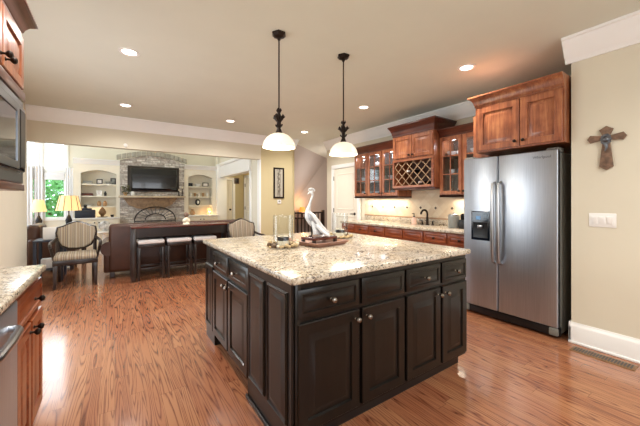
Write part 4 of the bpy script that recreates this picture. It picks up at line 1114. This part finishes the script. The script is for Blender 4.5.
# stools
def stool():
    r = thing('counter_stool', 'stool', 'stool', (0, 0, 0))
    sc = MB(); sc.box(-.195, .195, -.16, .16, .585, .655, .03, 3); sc.build('seat_cushion', 'cushion', r)
    MB().box(-.19, .19, -.155, .155, .53, .587, .004).build('seat_frame', 'darkwood', r)
    for sx in (-1, 1):
        for sy in (-1, 1): MB().prism([(sx * .168 - .02, .53), (sx * .168 + .02, .53), (sx * .175 + .016, 0), (sx * .175 - .016, 0)], 'y', sy * .135 - .018, sy * .135 + .018, .003).build('leg', 'darkwood', r)
    for sy in (-1, 1): MB().box(-.155, .155, sy * .135 - .01, sy * .135 + .01, .17, .205, .003).build('stretcher', 'darkwood', r)
    for sx in (-1, 1): MB().box(sx * .17 - .01, sx * .17 + .01, -.12, .12, .24, .272, .003).build('stretcher', 'darkwood', r)
    return r
s0 = stool(); s0.location = (.50, 5.765, 0); s0['group'] = 'stools under the console table'; s0['label'] = 'stool with pale cushion at the left end of the console table'
copy_tree(s0, (.925, 5.765, 0), label='middle stool with pale cushion under the console table')
copy_tree(s0, (1.35, 5.765, 0), label='stool with pale cushion nearest the island corner under the console')
fg = thing('figurine', 'cream cherub-like figurine with a brown top on the console table', 'figurine', (1.055, 5.78, .875))
MB().lathe([(0, 0), (.06, 0), (.05, .02), (.03, .035), (.045, .07), (.04, .10), (.02, .12), (0, .125)], n=18).ball((.035, -.01, .06), (.03, .03, .04), 10).ball((-.035, -.01, .06), (.03, .03, .04), 10).build('body', 'wax', fg)
MB().ball((0, 0, .165), (.04, .035, .05), 14).build('top', 'rust', fg)

# striped armchair
def chair():
    r = thing('armchair', 'chair', 'chair', (0, 0, 0))
    # seat
    MB().box(-.255, .255, -.25, .24, .40, .49, .035, 3).build('seat', 'stripe', r)
    MB().box(-.265, .265, -.26, .255, .345, .415, .006).build('seat_frame', 'darkwood', r)
    top = [(-.235, .86), (-.17, .875), (-.10, .915), (-.04, .94), (.0, .945), (.04, .94), (.10, .915), (.17, .875), (.235, .86)]
    bot = [(.245, .78), (.225, .66), (.18, .58), (.10, .535), (0, .525), (-.10, .535), (-.18, .58), (-.225, .66), (-.245, .78)]
    ol = top[::-1] + bot[::-1]; ol = ol[::-1]
    tilt = Matrix.Translation((0, .25, .50)) @ Matrix.Rotation(-.17, 4, 'X') @ Matrix.Translation((0, -.25, -.50))
    MB().prism(ol, 'y', .215, .285, .02, 3, tilt).build('backrest', 'stripe', r)
    P = [tilt @ Vector((x, .25, z)) for x, z in ol]
    MB().tube(P, .024, 8, closed=True).build('back_frame', 'darkwood', r)
    for s in (-1, 1):
        MB().tube([(s * .235, .245, .41), tilt @ Vector((s * .235, .25, .62)), tilt @ Vector((s * .245, .25, .76))], [.026, .024, .02], 8).build('back_post', 'darkwood', r)
        a = MB(); a.tube(smooth_path([tuple(tilt @ Vector((s * .24, .25, .70))), (s * .285, .12, .665), (s * .30, -.06, .66), (s * .295, -.17, .635), (s * .29, -.19, .60)], 5), .021, 8)
        a.tube(smooth_path([(s * .255, -.10, .41), (s * .275, -.10, .50), (s * .295, -.15, .62)], 5), .019, 8); a.build('arm', 'darkwood', r)
        MB().prism([(s * .235 - .026, .36), (s * .235 + .026, .36), (s * .24 + .017, 0), (s * .24 - .017, 0)], 'y', -.255, -.21, .004).build('leg', 'darkwood', r)
        MB().prism([(.20, .36), (.25, .36), (.315, 0), (.28, 0)], 'x', s * .215 - .02, s * .215 + .02, .004).build('leg', 'darkwood', r)
    return r
ch = chair(); ch.location = (-.49, 6.00, 0); ch.rotation_euler = (0, 0, .06)
ch['label'] = 'striped camelback armchair with dark wood arms on the left floor'; ch['group'] = 'striped armchairs'
copy_tree(ch, (1.97, 5.22, 0), .0, 'striped camelback armchair beyond the island at the console table end')

# left side: small table, lamps, brown chair
st = thing('side_table', 'small dark side table left of the striped armchair', 'table', (-.885, 6.62, 0))
MB().box(-.17, .20, -.25, .25, .635, .66, .005).build('tabletop', 'navy', st)
MB().box(-.15, .18, -.22, .22, .18, .20, .004).build('shelf', 'navy', st)
for x in (-.145, .175):
    for y in (-.22, .22): MB().box(x - .02, x + .02, y - .02, y + .02, 0, .636, .003).build('leg', 'navy', st)
cdo = thing('greeting_card', 'white card frame standing on the small side table', 'card', (-.86, 6.52, .6615))
MB().box(-.095, .095, 0, .012, 0, .20, .003).build('card', 'porcelain', cdo); MB().box(-.04, .04, .01, .06, 0, .012).build('easel', 'porcelain', cdo)
simple('white_box', MB().box(-.075, .075, -.07, .07, 0, .15, .006), 'porcelain', (-.90, 6.56, .2005), 'white box on the lower shelf of the small side table', 'box')
def table_lamp(loc, label, r0, r1, h, base, group=None):
    r = thing('table_lamp', label, 'lamp', loc, group=group)
    MB().lathe([(0, 0), (.085, 0), (.085, .02), (.03, .04), (.05, .10), (.06, .18), (.03, .26), (.012, .30), (.012, base + .02), (0, base + .02)], n=20).build('base', 'iron', r)
    MB().lathe([(r0, base), (r1, base + h), (r1 - .004, base + h), (r0 - .004, base), (r0, base)], n=32).build('lamp_shade', 'lampshade', r)
    MB().lathe([(0, base - .0), (.03, base), (.03, base + .08), (0, base + .10)], n=12).build('bulb', 'bulb', r)
    light('POINT', 'table_lamp_bulb', (loc[0], loc[1], loc[2] + base + h * .5), 6, (1, .72, .4), .05)
    return r
stb = thing('sofa_table', 'dark wooden table behind the striped armchair holding the larger lamp', 'table', (-.80, 8.33, 0))
MB().box(-.28, .28, -.28, .28, .66, .70, .006).build('tabletop', 'darkwood', stb)
for x in (-.25, .25):
    for y in (-.25, .25): MB().box(x - .025, x + .025, y - .025, y + .025, 0, .66).build('leg', 'darkwood', stb)
L1 = table_lamp((-.80, 8.28, .7008), 'larger glowing pleated lamp before the leafy window', .215, .15, .31, .385)
rb = MB()
for k in range(10):
    a = k * 2 * PI / 10
    rb.tube([(.217 * math.cos(a), .217 * math.sin(a), .387), (.152 * math.cos(a), .152 * math.sin(a), .693)], .006, 6)
rb.build('shade_ribs', 'rattan', L1)
stc = thing('end_table', 'small dark table at the left edge holding the smaller lamp', 'table', (-1.36, 8.85, 0))
MB().lathe([(0, .0), (.16, .0), (.15, .03), (.04, .06), (.03, .35), (.05, .58), (.04, .62), (.24, .64), (.24, .67), (0, .67)], n=24).build('pedestal', 'darkwood', stc)
table_lamp((-1.36, 8.85, .6708), 'smaller glowing lamp at the left beside the white curtains', .135, .085, .26, .38)
rc = thing('leather_armchair', 'brown leather armchair with a plum throw behind the side table', 'armchair', (-.98, 7.25, 0))
MB().box(-.30, .38, .0, .68, .08, .44, .05, 3).build('seat', 'leather', rc)
MB().box(-.32, -.12, .0, .72, .10, .86, .07, 3).build('backrest', 'leather', rc)
for y in (.03, .67): MB().box(-.28, .38, y - .08, y + .08, .08, .62, .06, 3).build('arm', 'leather', rc)
for x in (-.24, .32):
    for y in (.05, .64): MB().box(x - .03, x + .03, y - .03, y + .03, 0, .10).build('foot', 'darkwood', rc)
th = MB(); th.tube(smooth_path([(-.58, 7.25, .682), (-.72, 7.265, .707), (-.90, 7.28, .712), (-1.0, 7.29, .70)], 4), smooth_rad([.05, .075, .08, .06], 4), 12, flat=1.1)
tag(th.build('throw_blanket', 'purple'), 'plum throw blanket draped over the brown leather armchair', 'blanket')
pw = MB().lathe([(0, -.045), (.09, -.03), (.125, 0), (.09, .03), (0, .045)], (0, 0, 0), 24, 'y').build('round_cushion', plain('black_white_pattern', '#d8d5d0', .7, var=.7, scale=14))
pw.location = (-.17, 9.375, .126); 
tag(pw, 'round black and white patterned cushion in front of the left bookcase doors', 'cushion')
pw.location = (-.20, 9.22, .662)
pd = thing('plant_stand', 'white pedestal stool in front of the left bookcase holding the round cushion', 'stool', (-.20, 9.22, 0))
MB().lathe([(0, 0), (.15, 0), (.15, .03), (.05, .06), (.05, .46), (.15, .50), (.15, .534), (0, .534)], n=24).build('pedestal', 'porcelain', pd)

# hall things
ck = thing('chime_box', 'small brown wooden chime box high on the yellow hall wall', 'chime box', (3.36, BY, 1.95))
MB().box(-.085, .085, -.06, 0, -.10, .10, .008).build('box_body', 'rust', ck); MB().box(-.06, .06, -.064, -.059, -.07, .07, .002).build('grille', 'darkwood', ck)
sc = thing('wall_sconce', 'black iron sconce with a white candle on the hall wall', 'sconce', (3.598, 8.70, 1.0))
MB().box(-.03, 0, -.055, .055, -.50, .12, .006).build('backplate', 'iron', sc); MB().lathe([(0, .02), (.05, .02), (.06, .04), (0, .045)], (-.075, 0, 0), 14).tube([(-.02, 0, -.05), (-.075, 0, -.04), (-.075, 0, .025)], .01, 8).build('arm', 'iron', sc)
MB().lathe([(0, .044), (.03, .044), (.028, .22), (0, .22)], (-.075, 0, 0), 14).build('candle', 'porcelain', sc)
rp = MB().lathe([(0, 0), (.17, 0), (.17, .02), (.14, .03), (0, .022)], (0, 0, 0), 28, '-x').build('round_plaque', 'iron'); rp.location = (3.598, 8.70, 1.62)
tag(rp, 'round dark metal plaque on the hall wall above the sconce', 'plaque')
# pillar picture and thermostat
pp = thing('framed_picture', 'tall narrow dark-framed picture on the warmly lit pillar wall', 'picture', (3.19, HY, 1.345))
MB().panel(-.135, .135, 0, .72, [(0, 0), (0, -.022), (.006, -.026), (.03, -.022), (.036, -.012), (.04, -.012)]).build('frame', 'rust' if False else 'bronze', pp)
o = MB().box(-.097, .097, -.0135, -.0115, .038, .682).build('print', 'picture', pp)
th_ = thing('thermostat', 'small white thermostat below the framed picture', 'thermostat', (3.20, HY, 1.265))
MB().box(-.045, .045, -.022, 0, -.045, .045, .006).build('housing', 'white_plastic', th_); MB().box(-.025, .025, -.0235, -.0215, -.005, .028).build('display', 'greyjar', th_)
sn = thing('ceiling_sensor', 'tiny white round sensor on the header above the bookcase', 'sensor', (.16, HY, 2.28))
MB().lathe([(0, 0), (.035, 0), (.033, .015), (.02, .025), (0, .028)], n=18, axis='-y').build('housing', 'white_plastic', sn)

# stair hall: railing and lamp
rl = thing('stair_railing', 'dark stair railing with thin balusters behind the bird statue', 'railing', (4.85, 7.75, 0))
MB().box(-.50, .50, -.03, .03, .90, .95, .01).build('handrail', 'darkwood', rl); MB().box(-.50, .50, -.03, .03, .06, .10, .004).build('bottom_rail', 'darkwood', rl)
for k in range(9): MB().box(-.48 + k * .12 - .014, -.48 + k * .12 + .014, -.014, .014, .095, .905).build('baluster', 'darkwood', rl)
for x in (-.52, .54): MB().box(x - .04, x + .04, -.04, .04, 0, 1.0, .008).build('newel_post', 'darkwood', rl)
tb = thing('hall_table', 'dark hall table behind the stair railing', 'table', (5.12, 8.27, 0))
MB().box(-.45, .30, -.16, .16, .72, .76, .005).build('tabletop', 'darkwood', tb)
for x in (-.42, .27):
    for y in (-.13, .13): MB().box(x - .02, x + .02, y - .02, y + .02, 0, .72).build('leg', 'darkwood', tb)
hl = thing('candle_lamp', 'glowing amber lamp in the hall behind the bird statue', 'lamp', (4.95, 8.27, .7605))
MB().lathe([(0, 0), (.07, 0), (.03, .03), (.02, .2), (0, .2)], n=16).build('base', 'bronze', hl)
MB().lathe([(.11, .17), (.07, .33), (.066, .33), (.106, .17), (.11, .17)], n=20).build('lamp_shade', plain('amber_shade', '#e0a25a', .7, emit='#ff9a3c', estr=.7), hl)
light('POINT', 'hall_lamp_bulb', (4.96, 8.22, 1.2), 6, (1, .5, .2), .05)
